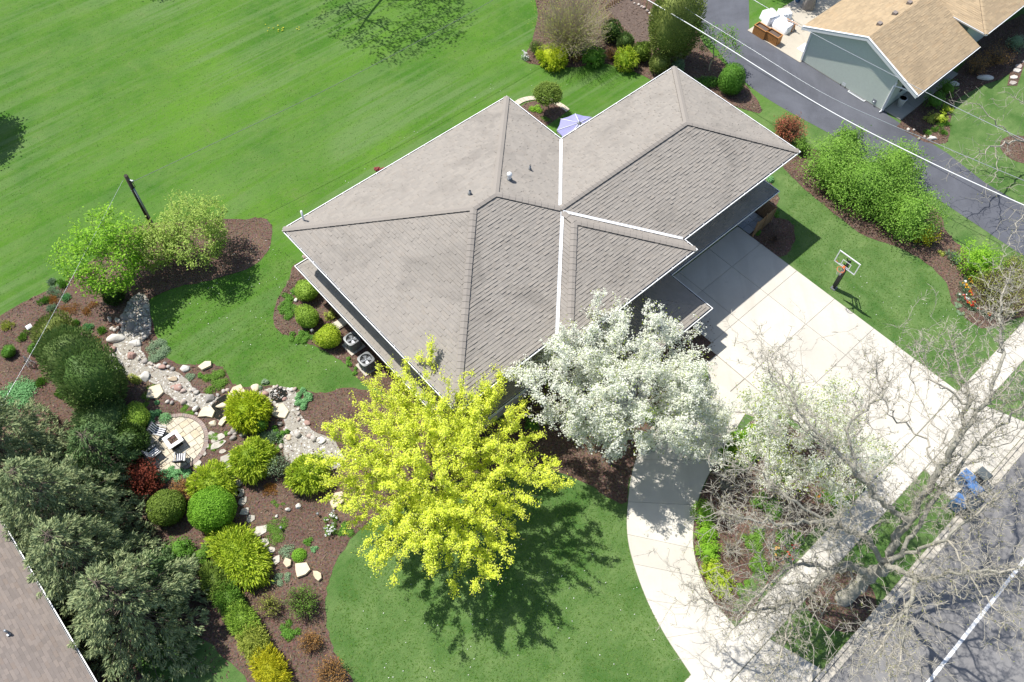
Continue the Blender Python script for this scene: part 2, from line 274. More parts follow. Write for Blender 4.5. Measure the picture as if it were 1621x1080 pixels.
LM = dict(
 turf=leafmat('turf_blade', G((.056, .130, .016), (.072, .148, .022), (.120, .180, .050), (.052, .124, .016), (.092, .162, .032)), .45), maple=leafmat('chartreuse_maple_leaf', G((.76, .84, .06), (.82, .87, .12), (.58, .72, .05), (.84, .87, .22), (.68, .76, .06), (.80, .82, .09)), .38), pear=leafmat('white_blossom', G((.82, .83, .77), (.88, .88, .83), (.72, .77, .58), (.87, .88, .82)), .45), pearleaf=leafmat('young_pear_leaf', G((.26, .34, .04), (.38, .44, .08), (.18, .27, .03)), .4),
 bright=leafmat('bright_spring_leaf', G((.13, .27, .02), (.20, .36, .03), (.09, .20, .018), (.26, .40, .05)), .4), pale=leafmat('pale_spring_leaf', G((.20, .29, .06), (.28, .36, .09), (.15, .22, .04)), .4), vib=leafmat('viburnum_leaf', G((.09, .19, .022), (.15, .27, .04), (.07, .15, .02), (.18, .29, .06)), .3), vibbud=leafmat('reddish_bud', G((.22, .12, .07), (.17, .13, .06)), .2),
 gold=leafmat('gold_cypress_spray', G((.32, .39, .012), (.40, .46, .03), (.20, .30, .012), (.45, .50, .05)), .3), lime=leafmat('lime_cypress_spray', G((.22, .30, .02), (.30, .36, .03), (.13, .21, .015), (.36, .42, .06)), .3), vivid=leafmat('vivid_clipped_leaf', G((.105, .23, .02), (.15, .29, .028), (.08, .17, .016)), .3), olive=leafmat('olive_clipped_leaf', G((.09, .14, .022), (.14, .20, .035), (.07, .11, .02)), .25),
 box=leafmat('boxwood_leaf', G((.15, .24, .03), (.21, .31, .05), (.10, .18, .02)), .3), yew=leafmat('dark_yew_needle', G((.03, .06, .014), (.05, .09, .02), (.022, .045, .012)), .15), arb=leafmat('arborvitae_spray', G((.055, .105, .026), (.085, .14, .04), (.115, .16, .05), (.042, .08, .024)), .25), arbol=leafmat('olive_arborvitae_spray', G((.11, .145, .035), (.15, .18, .05), (.08, .115, .03)), .25),
 spruce=leafmat('spruce_needle', G((.105, .145, .070), (.165, .205, .10), (.24, .27, .135), (.075, .11, .055), (.20, .23, .11)), .2), hemlock=leafmat('dark_hemlock_needle', G((.045, .085, .03), (.07, .12, .042), (.10, .145, .055)), .15), green=leafmat('mid_green_leaf', G((.06, .15, .02), (.10, .21, .03), (.045, .11, .015)), .3), dusty=leafmat('dusty_green_leaf', G((.14, .20, .12), (.19, .26, .16), (.10, .16, .09)), .3), mint=leafmat('mint_green_leaf', G((.10, .24, .09), (.15, .31, .13), (.08, .18, .07)), .3),
 moss=leafmat('moss_green_leaf', G((.08, .17, .02), (.12, .22, .035), (.06, .12, .015)), .3), red=leafmat('dark_red_leaf', G((.10, .022, .014), (.17, .04, .022), (.06, .018, .012)), .3), coral=leafmat('coral_red_leaf', G((.42, .10, .07), (.46, .17, .11), (.30, .10, .05), (.20, .17, .06)), .35), rust=leafmat('rusty_orange_leaf', G((.22, .11, .04), (.30, .17, .05), (.15, .08, .03)), .3), spirea=leafmat('yellow_green_spirea', G((.22, .26, .05), (.30, .33, .07), (.14, .18, .03)), .35), yellow=leafmat('bright_yellow_leaf', G((.52, .50, .02), (.60, .56, .04), (.38, .42, .02)), .35),
 pink=leafmat('fallen_pink_petal', G((.55, .42, .38), (.62, .52, .48), (.42, .30, .26)), .2), tulipr=leafmat('red_tulip_petal', G((.60, .05, .03), (.66, .10, .05)), .2), tulipo=leafmat('orange_tulip_petal', G((.75, .36, .03), (.80, .50, .04)), .2), chip=leafmat('bark_chip', G((.05, .028, .02), (.13, .085, .06), (.22, .16, .12), (.09, .055, .04)), 0.), white=leafmat('white_flower', G((.8, .8, .78), (.74, .75, .74)), .2), bud=leafmat('pale_bud', G((.34, .36, .12), (.28, .27, .12)), .3), darkred=leafmat('maroon_leaf', G((.16, .03, .03), (.22, .06, .06)), .2),
)
# ------------------------------------------------------------------ polygons
def pip(x, y, poly):
    p = np.asarray(poly)[:, :2]; r = np.zeros(len(x), bool); j = len(p)-1
    for i in range(len(p)):
        xi, yi = p[i]; xj, yj = p[j]
        c = ((yi > y) != (yj > y)) & (x < (xj-xi)*(y-yi)/(yj-yi+1e-12)+xi); r ^= c; j = i
    return r
def clip_convex(sub, clip):                      # both counter-clockwise, 2D
    out = [np.asarray(p, float) for p in sub]; n = len(clip)
    for i in range(n):
        a, b = np.asarray(clip[i]), np.asarray(clip[(i+1) % n]); e = b-a; inp, out = out, []
        for k in range(len(inp)):
            p, q = inp[k], inp[(k+1) % len(inp)]
            sp = e[0]*(p[1]-a[1])-e[1]*(p[0]-a[0]); sq = e[0]*(q[1]-a[1])-e[1]*(q[0]-a[0])
            if sp >= 0: out.append(p)
            if sp*sq < 0: out.append(p+(q-p)*sp/(sp-sq))
        if len(out) < 3: return []
    return out
def inset(p, g):
    p = np.asarray(p, float); c = p.mean(0); v = p-c; L = np.linalg.norm(v, axis=1, keepdims=True); return c+v*np.maximum(.5, 1-g*1.3/np.maximum(L, .01))
def scatter(poly, n):
    p = np.asarray(poly); lo, hi = p[:, :2].min(0), p[:, :2].max(0); q = lo+(hi-lo)*rng.random((n, 2)); return q[pip(q[:, 0], q[:, 1], p)]
def organic(pts, jit=.05, n=6, z=0.):
    s_ = smooth(PP(pts, z), n, True); return [p+np.array([*(rng.normal(0, jit, 2)), 0]) for p in s_]
BEDS = {}
def sheet(name, pts, mat, z, kind='structure', parent=None, label=None):
    q = np.array(pts, float); q[:, 2] = z; b = MB().add(q, [list(range(len(q)))])
    o = b.build(name, mat, parent); me = o.data
    if me.polygons[0].normal.z < 0: me.flip_normals()
    if parent is None: tag(o, kind=kind)
    return o
def bed(name, px, mat, z, jit=.05, n=6):
    poly = organic(px, jit, n); BEDS[name+str(len(BEDS))] = poly; sheet(name, poly, mat, z); return poly
# ------------------------------------------------------------------ ground
MB().add([(-500, -400, 0), (500, -400, 0), (500, 700, 0), (-500, 700, 0)], [[0, 1, 2, 3]]).build('lawn', M['lawn'], kind='structure')
garden = bed('garden_bed', [(-70, 540), (0, 500), (45, 475), (95, 450), (130, 425), (165, 395), (210, 360), (300, 350), (380, 347), (418, 346), (431, 362), (427, 392), (398, 422), (340, 442), (285, 454), (238, 474), (240, 505), (250, 540), (262, 562), (285, 576), (330, 576), (352, 581), (364, 600), (378, 612), (420, 611), (470, 617), (515, 622), (560, 614), (640, 640), (700, 680), (760, 712), (820, 735), (770, 750), (700, 768), (640, 790), (598, 815), (567, 842), (545, 868), (524, 908), (516, 955), (521, 1008), (540, 1050), (566, 1095), (560, 1200), (300, 1250), (-150, 1200), (-200, 800)], M['mulch'], .010, .04)
foundation = bed('foundation_bed', [(482, 420), (455, 448), (437, 480), (433, 505), (443, 525), (475, 540), (515, 556), (548, 578), (575, 606), (640, 640), (720, 700), (800, 735), (872, 745), (925, 764), (960, 785), (990, 797), (996, 760), (1012, 712), (1035, 672), (1046, 650), (1085, 622), (1128, 602), (1136, 580), (1128, 515), (1085, 480), (1040, 500), (950, 560), (860, 610), (760, 680), (690, 650), (600, 545)], M['mulch'], .014, .03)
back_island = bed('shrub_island_bed', [(828, 94), (852, 103), (905, 107), (955, 101), (1000, 113), (1035, 129), (1060, 150), (1110, 160), (1150, 165), (1205, 178), (1185, 140), (1150, 105), (1115, 70), (1095, 25), (1085, -40), (860, -40), (852, 25), (840, 70)], M['mulch'], .012, .04)
row_bed = bed('shrub_row_bed', [(1238, 262), (1275, 300), (1330, 345), (1372, 375), (1430, 395), (1470, 420), (1498, 448), (1506, 478), (1528, 503), (1560, 520), (1610, 505), (1660, 480), (1640, 430), (1560, 425), (1528, 397), (1500, 370), (1480, 330), (1400, 280), (1330, 250), (1280, 235), (1250, 240)], M['mulch'], .011, .035)
garage_bed = bed('garage_side_bed', [(1210, 283), (1228, 300), (1233, 318), (1222, 340), (1252, 352), (1258, 372), (1252, 395), (1236, 407), (1212, 396), (1190, 376), (1180, 360), (1195, 300)], M['mulch'], .013, .03)
drive_island = bed('drive_island_bed', [(1205, 658), (1185, 672), (1150, 706), (1121, 755), (1104, 800), (1098, 850), (1102, 885), (1112, 915), (1130, 952), (1150, 975), (1172, 980), (1215, 930), (1260, 868), (1310, 815), (1355, 766), (1340, 738), (1290, 700), (1240, 670)], M['mulch'], .015, .03)
nbr_bed = bed('neighbour_bed', [(1428, 191), (1430, 206), (1470, 226), (1500, 224), (1505, 190), (1509, 165), (1545, 140), (1590, 122), (1640, 85), (1640, 20), (1560, 55), (1515, 115)], M['mulch'], .012, .03)
patio_bed = bed('patio_planting_bed', [(822, 172), (845, 160), (870, 163), (890, 170), (898, 176), (870, 196), (855, 205), (840, 195)], M['mulch'], .012, .02)
ring = [P(1330, 948)+np.array([1.9*math.cos(t), 1.7*math.sin(t), 0]) for t in np.linspace(0, 2*math.pi, 30, False)]
BEDS['ring'] = ring; sheet('tree_ring_mulch', ring, M['mulch'], .013)
ring2 = [P(1620, 237)+np.array([1.7*math.cos(t), 1.5*math.sin(t), 0]) for t in np.linspace(0, 2*math.pi, 24, False)]
BEDS['ring2'] = ring2; sheet('tree_ring_mulch', ring2, M['mulch'], .013)
soil = bed('tilled_garden_plot', [(958, 5), (1000, -20), (1018, 12), (1036, 45), (1034, 62), (1014, 72), (990, 45)], M['soil'], .020, .03)
island_grass = bed('island_grass', [(1175, 935), (1195, 905), (1215, 918), (1190, 950), (1168, 972), (1160, 962)], M['lawn'], .019, .03)
side_grass = bed('side_yard_grass', [(215, 1025), (290, 1000), (345, 1030), (395, 1090), (330, 1110), (240, 1090)], M['lawn'], .018, .04)
b = MB()
for poly in BEDS.values():
    if poly is soil or poly is island_grass or poly is side_grass: continue
    pa = np.array(poly); area = np.prod(pa[:, :2].max(0)-pa[:, :2].min(0)); q = scatter(poly, int(min(area*26, 14000))); n = len(q)
    if n == 0: continue
    t = rng.random(n)*6.28; L = .03+.07*rng.random(n); Wd = .012+.02*rng.random(n); d = np.c_[np.cos(t), np.sin(t), rng.normal(0, .35, n)]; s_ = np.c_[-np.sin(t), np.cos(t), rng.normal(0, .5, n)]
    c = np.c_[q, .022+.02*rng.random(n)]; V = np.stack([c-d*L[:, None]-s_*Wd[:, None], c+d*L[:, None]-s_*Wd[:, None], c+d*L[:, None]+s_*Wd[:, None], c-d*L[:, None]+s_*Wd[:, None]], 1)
    b.add(V, np.arange(4*n).reshape(n, 4))
tag(b.build('bark_chips', LM['chip'], kind='stuff'))
# ------------------------------------------------------------------ standing grass on the turf nearest the camera
gz = [[P(-60, 500), P(130, 425), P(300, 345), P(450, 350), P(760, 165), P(850, 90), P(880, -40), P(-80, -40)], [P(240, 500), P(430, 385), P(480, 420), P(430, 500), P(560, 600), P(520, 620), P(380, 608), P(285, 570)], [P(522, 990), P(560, 860), P(640, 795), P(870, 745), P(985, 800), P(1000, 900), P(1100, 1090), P(540, 1090)], [P(1240, 270), P(1370, 375), P(1470, 420), P(1530, 505), P(1545, 560), P(1505, 605), P(1247, 412)], [P(1215, 1010), P(1300, 930), P(1470, 745), P(1480, 790), P(1330, 1060)]]
gb_ = MB(); cut = [garden, foundation, back_island, row_bed, garage_bed]
for zone_, dens in zip(gz, (9, 60, 80, 60, 80)):
    pa = np.array(zone_); q = scatter(zone_, int(np.prod(pa[:, :2].max(0)-pa[:, :2].min(0))*dens))
    for c_ in cut: q = q[~pip(q[:, 0], q[:, 1], c_)]
    n = len(q); ph = np.stack([np.sin(q[:, 0]*1.3+2*np.sin(q[:, 1]*.7)), np.cos(q[:, 1]*1.1+1.7*np.sin(q[:, 0]*.9))], 1); d = np.c_[ph*.8+rng.normal(0, .6, (n, 2)), np.full(n, .34)]; d /= np.linalg.norm(d, axis=1, keepdims=True)
    sd = np.c_[-d[:, 1], d[:, 0], np.zeros(n)]; sd /= np.linalg.norm(sd, axis=1, keepdims=True)+1e-9; L = (.07+.09*rng.random(n))[:, None]; wd = (.012+.014*rng.random(n))[:, None]; p0 = np.c_[q, np.zeros(n)]
    gb_.add(np.stack([p0-sd*wd, p0+sd*wd, p0+d*L], 1), np.arange(3*n).reshape(n, 3))
gb_.build('grass_blades', LM['turf'], kind='stuff')
# ------------------------------------------------------------------ paving
def paved(name, base_pts, polys, h, mat, z0=.006, gap=.013, part='slab', basemat=None, jit=0.):
    par = sheet(name, base_pts, basemat or M['gravel'], z0)
    for p in polys:
        q = inset(p, gap); q[:, 2] = z0+.004
        MB().prism(q, h*(1+jit*rng.normal())).build(part, mat, par)
    return par
A_, B_ = [27.75, 30.82, 33.82, 36.85], [-16.7, -14.66, -11.61, -8.56, -5.51, -2.46, .52]
polys = []
for i in range(3):
    for j in range(6):
        a0, a1, b0, b1 = A_[i], A_[i+1], B_[j], B_[j+1]
        if i == 0 and j < 2: a0 = 28.2
        polys.append(WW([(a0, b0), (a1, b0), (a1, b1), (a0, b1)]))
polys += [WW([(26.0, -10.85), (27.72, -10.85), (27.72, -8.58), (26.0, -8.58)]), WW([(25.2, -8.54), (27.72, -8.54), (27.72, -5.6), (26.4, -6.2)])]
paved('driveway', WW([(25.2, -10.9), (28.2, -10.9), (28.2, -16.7), (36.85, -16.7), (36.85, .54), (27.75, .54), (27.7, -5.6), (26.3, -6.2), (25.2, -8.5)]), polys, .03, M['conc'])
outer = smooth(PP([(1046, 652), (1015, 705), (1000, 750), (994, 795), (992, 830), (995, 862), (1003, 893), (1016, 931), (1033, 970), (1055, 1010), (1078, 1045), (1098, 1075)]), 4)
inner = smooth(PP([(1180, 655), (1150, 704), (1120, 755), (1103, 800), (1097, 850), (1101, 885), (1111, 915), (1129, 951), (1151, 978), (1163, 992), (1166, 995), (1170, 998)]), 4)
k_ = [0, 6, 12, 18, 24, 30, 36, 44]
polys = [outer[k_[i]:k_[i+1]+1]+inner[k_[i]:k_[i+1]+1][::-1] for i in range(7)]
polys.append(PP([(1050, 648), (1090, 622), (1126, 603), (1146, 612), (1180, 640), (1178, 653)]))
paved('curved_driveway', outer+inner[::-1]+PP([(1180, 640), (1146, 612), (1126, 603), (1090, 622)]), polys, .03, M['conc'], .007)
s0 = 4.0; polys = []
while s0 < 62: polys.append(WW([(s0, .57), (s0+1.52, .57), (s0+1.52, 2.07), (s0, 2.07)])); s0 += 1.52
paved('sidewalk', WW([(4, .55), (62, .55), (62, 2.09), (4, 2.09)]), polys, .034, M['walk'])
paved('drive_apron', WW([(30.9, 2.1), (37.2, 2.1), (38.2, 4.76), (30.2, 4.76)]), [WW([(30.9, 2.1), (34, 2.1), (34, 4.76), (30.2, 4.76)]), WW([(34, 2.1), (37.2, 2.1), (38.2, 4.76), (34, 4.76)])], .03, M['conc'])
paved('curved_drive_apron', WW([(11.6, 2.1), (16.8, 2.1), (17.6, 4.76), (10.6, 4.76)]), [WW([(11.6, 2.1), (14.2, 2.1), (14.2, 4.76), (10.6, 4.76)]), WW([(14.2, 2.1), (16.8, 2.1), (17.6, 4.76), (14.2, 4.76)])], .03, M['walk'])
sheet('street', WW([(-60, 5.0), (160, 5.0), (160, 16), (-60, 16)]), M['street'], .004)
s0 = 3.0; kb = []; gt = []
while s0 < 62:
    kb.append(WW([(s0, 4.79), (s0+3, 4.79), (s0+3, 4.96), (s0, 4.96)])); gt.append(WW([(s0, 4.99), (s0+3, 4.99), (s0+3, 5.32), (s0, 5.32)])); s0 += 3
kerb = paved('kerb', WW([(3, 4.78), (62, 4.78), (62, 5.33), (3, 5.33)]), kb, .11, M['kerb'], .008, .01, 'kerb_stone')
for p in gt: q = inset(p, .01); q[:, 2] = .014; MB().prism(q, .022).build('gutter_slab', M['kerb'], kerb)
sheet('road_line', WW([(-60, 8.56), (160, 8.56), (160, 8.74), (-60, 8.74)]), M['paint'], .010)
lft = PP([(1088, -60), (1097, 0), (1106, 35), (1140, 85), (1182, 132), (1232, 167), (1322, 217), (1348, 240), (1400, 272), (1462, 302), (1540, 352), (1600, 392), (1700, 455), (1800, 515)])
rgt = PP([(1860, 450), (1700, 365), (1621, 326), (1560, 290), (1500, 243), (1440, 206), (1405, 182)])+WW([(54.75, -16.9), (54.75, -24.5), (54.3, -29.95)])+PP([(1186, 30), (1184, -60)])
sheet('neighbour_driveway', smooth(lft, 4)+rgt, M['asph'], .006)
paved('neighbour_patio', WW([(54.0, -29.9), (66, -29.9), (66, -24.5), (54.2, -24.5)]), [WW([(54.0+4*i, -29.9), (58+4*i, -29.9), (58+4*i, -24.5), (54.05+4*i, -24.5)]) for i in range(3)], .03, concrete_mat('patio_concrete', (.47, .43, .36)), .009)
paved('neighbour_porch_floor', WW([(54.5, -16.8), (62.6, -16.8), (62.6, -15.35), (54.6, -15.3)]), [WW([(54.5+2.02*i, -16.8), (56.52+2.02*i, -16.8), (56.52+2.02*i, -15.35), (54.5+2.02*i, -15.35)]) for i in range(4)], .1, concrete_mat('porch_concrete', (.42, .40, .36)), .009)
# curved stone edging and flagstones behind the house
o_ = smooth(PP([(806, 170), (820, 158), (842, 153), (868, 156), (890, 165), (902, 174)]), 3); i_ = smooth(PP([(816, 172), (828, 163), (846, 159), (868, 162), (886, 170), (896, 178)]), 3)
paved('curved_stone_path', o_+i_[::-1], [o_[i:i+2]+i_[i:i+2][::-1] for i in range(len(o_)-1)], .05, M['flag'], .016, .012, 'paving_stone')
def split_rect(x0, y0, x1, y1, out, mn, mx):
    w_, h_ = x1-x0, y1-y0
    if max(w_, h_) < mx*(.75+.5*rng.random()): out.append((x0, y0, x1, y1)); return
    f = rng.choice([.36, .42, .5, .58, .64])
    if w_ > h_: split_rect(x0, y0, x0+w_*f, y1, out, mn, mx); split_rect(x0+w_*f, y0, x1, y1, out, mn, mx)
    else: split_rect(x0, y0, x1, y0+h_*f, out, mn, mx); split_rect(x0, y0+h_*f, x1, y1, out, mn, mx)
rc = []; split_rect(28.9, -29.5, 34, -26.2, rc, .3, .75)
paved('back_patio', WW([(28.9, -29.5), (34, -29.5), (34, -26.2), (28.9, -26.2)]), [WW([(a, c), (d, c), (d, e), (a, e)]) for a, c, d, e in rc], .04, M['flag'], .017, .02, 'flagstone')
PC = P(277, 702); PR = 1.66
circ = [PC+np.array([PR*math.cos(t), PR*math.sin(t), 0]) for t in np.linspace(0, 2*math.pi, 40, False)]
rc = []; split_rect(-1.8, -1.8, 1.8, 1.8, rc, .25, .62); polys = []
for x0, y0, x1, y1 in rc:
    q = [PC+x*EA[:3]-y*EB for x, y in ((x0, y0), (x1, y0), (x1, y1), (x0, y1))]
    c2 = clip_convex([p[:2] for p in q], [p[:2] for p in circ])
    if len(c2) > 2:
        A2 = np.array(c2); ar = abs(np.sum(A2[:, 0]*np.roll(A2[:, 1], -1)-np.roll(A2[:, 0], -1)*A2[:, 1]))/2
        if ar > .02: polys.append([np.array([*p, 0]) for p in c2])
circ2 = [PC+np.array([(PR+.24)*math.cos(t), (PR+.24)*math.sin(t), 0]) for t in np.linspace(0, 2*math.pi, 40, False)]
patio = paved('round_patio', circ2, polys, .045, M['flag'], .018, .017, 'flagstone', M['moss'] if 'moss' in M else None, .06)
nb = 84
for i in range(nb):
    t0, t1 = 2*math.pi*i/nb, 2*math.pi*(i+.9)/nb
    q = [PC+np.array([r*math.cos(t), r*math.sin(t), .022]) for r, t in ((PR+.02, t0), (PR+.23, t0), (PR+.23, t1), (PR+.02, t1))]
    MB().prism(q, .05+.006*rng.random()).build('edge_brick', M['paver'], patio)
# grey pavers by the garage
paved('side_walk_pavers', WW([(36.9, -17.5), (38.72, -17.5), (38.72, -15.72), (36.9, -15.72)]), [WW([(36.9+.61*i, -17.5+.6*j), (37.51+.61*i, -17.5+.6*j), (37.51+.61*i, -16.9+.6*j), (36.9+.61*i, -16.9+.6*j)]) for i in range(3) for j in range(3)], .04, M['bluepaver'], .016, .012, 'paver')
# stepping stones (photo outlines on the ground)
def stone_poly(cx, cy, w_, h_, rot=0., n=7, irr=.18):
    k = mpp(cx, cy); c = P(cx, cy); pts = []
    for i in range(n):
        t = 2*math.pi*i/n+rng.normal(0, .12); r = 1+rng.normal(0, irr); x, y = w_/2*k*r*math.cos(t), h_/2*k*r*math.sin(t)/.9
        pts.append(c+np.array([x*math.cos(rot)-y*math.sin(rot), x*math.sin(rot)+y*math.cos(rot), 0]))
    return pts
steps = [(334, 689, 14, 10, 0), (346, 694, 24, 11, .55), (345, 705, 28, 11, .5), (327, 705, 7, 12, .6), (321, 716, 9, 14, .6), (352, 716, 11, 8, .3), (358, 725, 18, 12, .4), (363, 738, 17, 12, .5), (368, 754, 14, 12, .4), (376, 765, 14, 11, 0), (372, 780, 15, 12, 0), (380, 780, 14, 14, 0), (385, 794, 12, 14, 0), (388, 811, 14, 12, 0), (397, 822, 14, 13, 0), (412, 840, 26, 15, .5), (418, 859, 17, 12, -.2), (430, 871, 14, 11, -.2), (438, 886, 14, 14, .2), (313, 734, 11, 15, .1), (275, 741, 20, 14, .3), (288, 737, 10, 10, 0)]
sp = sheet('stepping_path', [P(x, y) for x, y in ((330, 684), (352, 690), (366, 728), (384, 770), (402, 820), (420, 838), (434, 862), (444, 890), (430, 888), (404, 842), (380, 800), (365, 762), (352, 730), (322, 716))], M['mulch'], .017)
for a in steps:
    q = np.array(stone_poly(*a)); q[:, 2] = .02; MB().prism(q, .045, top=.96).build('stepping_stone', M['greyflag'], sp)
nsp = sheet('neighbour_stepping_path', PP([(1594, 136), (1610, 136), (1624, 95), (1650, 70), (1630, 70), (1600, 110)]), M['mulch'], .018)
for a in [(1603, 132, 13, 8, .1), (1605, 123, 13, 9, -.1), (1610, 112, 15, 8, .2), (1613, 106, 12, 8, .3), (1621, 98, 10, 7, .2)]:
    q = np.array(stone_poly(*a)); q[:, 2] = .022; MB().prism(q, .05, top=.96).build('stepping_stone', M['stone'], nsp)
# ------------------------------------------------------------------ creek
creek_px = [(196, 490), (215, 466), (232, 470), (240, 500), (236, 530), (222, 548), (236, 572), (262, 585), (292, 595), (310, 618), (340, 628), (372, 630), (405, 622), (440, 612), (470, 622), (476, 655), (495, 680), (530, 700), (545, 735), (500, 748), (455, 730), (446, 700), (452, 672), (430, 640), (410, 640), (380, 668), (350, 668), (330, 650), (290, 640), (262, 622), (240, 606), (215, 600), (185, 585), (176, 560), (185, 530), (200, 510)]
creek = bed('creek_bed', creek_px, M['gravel'], .021, .03, 4); tag(bpy.data.objects['creek_bed'], kind='structure')
pond = organic([(332, 652), (345, 632), (368, 624), (384, 634), (382, 655), (372, 668), (352, 668)], .02, 5); sheet('pond_water', pond, M['water'], .03)
pond2 = organic([(428, 622), (440, 613), (456, 622), (450, 636), (432, 637)], .02, 5); sheet('stream_water', pond2, M['water'], .028)
def ico(sub=1):
    import bmesh
    bm = bmesh.new(); bmesh.ops.create_icosphere(bm, subdivisions=sub, radius=1); V = np.array([v.co[:] for v in bm.verts]); bm.verts.index_update(); F = np.array([[v.index for v in f.verts] for f in bm.faces]); bm.free(); return V, F
ICO1, ICO2, ICO3 = ico(1), ico(2), ico(3)
def lump(seed, src=ICO2, amp=.28, k=5):
    r = np.random.default_rng(seed); V = src[0].copy(); D = nrm(r.normal(size=(k, 3))); f = np.ones(len(V))
    for d in D: f += amp*r.normal()*np.clip(V@d, 0, 1)**2-amp*.35*np.clip(V@nrm(r.normal(size=3))-.45, 0, 1)*2
    V = V*np.clip(f, .6, 1.4)[:, None]
    for d in nrm(r.normal(size=(9, 3))*[1, 1, .7]): V = V-np.maximum(0, V @ d-(.62+.22*r.random()))[:, None]*d
    return V
b = MB(); q = np.vstack([scatter(creek, 9000)]); n = len(q); keep = ~pip(q[:, 0], q[:, 1], pond); q = q[keep]; n = len(q)
Vs, Fs = ICO1; oc = np.array([(1, 0, 0), (0, 1, 0), (-1, 0, 0), (0, -1, 0), (0, 0, 1.)]); of = np.array([[0, 1, 4], [1, 2, 4], [2, 3, 4], [3, 0, 4]])
r = .03+.05*rng.random(n)**2; t = rng.random(n)*6.28; ca, sa = np.cos(t), np.sin(t); sx = r*(1+.5*rng.random(n)); sy = r*(.7+.4*rng.random(n))
X = oc[None, :, 0]*sx[:, None]; Y = oc[None, :, 1]*sy[:, None]; V = np.stack([q[:, :1]+X*ca[:, None]-Y*sa[:, None], q[:, 1:]+X*sa[:, None]+Y*ca[:, None], .024+oc[None, :, 2]*(r*.75)[:, None]+0*X], 2)
b.add(V, (of[None]+5*np.arange(n)[:, None, None]).reshape(-1, 3), True); b.build('creek_pebbles', M['pebble'], kind='stuff')
creek_o = bpy.data.objects['creek_bed']
lumps = []
for i in range(10):
    V = lump(i+3); me = MB().add(V*np.array([1, .8, .62]), ICO2[1], True).build('stone', M['stone'], creek_o); lumps.append(me)
used = [False]*10
def small_stone(p, r_):
    i = int(rng.integers(10)); o = lumps[i]
    if used[i]: o = o.copy(); COL.objects.link(o); o.parent = creek_o
    used[i] = True; o.location = Vector((p[0], p[1], .03+.2*r_)); o.rotation_euler = (0, 0, rng.random()*6.28); o.scale = (r_,)*3
def stone_line(px, step, w0, w1, jit=2.):
    s_ = [np.array(p, float) for p in px]
    for a, c in zip(s_[:-1], s_[1:]):
        n = max(1, int(np.linalg.norm(c-a)/step))
        for i in range(n):
            x, y = a+(c-a)*(i+.5*rng.random())/n+rng.normal(0, jit, 2); small_stone(P(x, y), mpp(x, y)*(w0+(w1-w0)*rng.random())/2*1.15)
stone_line([(170, 512), (176, 505), (190, 512), (198, 520), (187, 522), (175, 522)], 5, 6, 10); stone_line([(213, 564), (221, 572), (230, 570), (240, 578), (252, 581), (266, 582), (280, 588)], 6, 7, 11)
stone_line([(268, 612), (290, 620), (306, 618), (320, 626)], 8, 7, 11); stone_line([(345, 626), (360, 617), (366, 614)], 7, 7, 10); stone_line([(258, 632), (272, 637), (286, 640), (300, 632), (312, 640)], 9, 8, 12)
stone_line([(430, 615), (446, 611), (455, 616), (465, 618), (470, 628), (472, 645), (470, 655), (474, 663), (478, 668)], 6, 6, 9); stone_line([(446, 668), (452, 678), (452, 690), (448, 700), (444, 712), (440, 716)], 7, 7, 11)
stone_line([(205, 475), (218, 480), (232, 485), (226, 498), (238, 512), (232, 520), (240, 530), (228, 540)], 6, 6, 10); stone_line([(210, 505), (215, 498), (200, 498)], 6, 8, 12)
for _k in range(3): stone_line([(206+_k*9, 474), (212+_k*8, 490), (216+_k*7, 505), (220+_k*5, 525)], 6, 4, 8, 3.)
stone_line([(472, 690), (486, 692), (498, 690), (505, 700), (510, 720), (500, 735), (480, 738)], 8, 7, 13); stone_line([(360, 682), (372, 690), (382, 688), (390, 700)], 8, 7, 12); stone_line([(316, 655), (300, 650)], 8, 6, 8)
stone_line([(1470, 222), (1440, 207), (1432, 198)], 7, 4, 7); stone_line([(1000, 2), (1018, 14), (1036, 34), (1040, 50), (1030, 62)], 5, 4, 7)
for i in range(10):
    if not used[i]: small_stone(P(230+8*i, 592), .1)
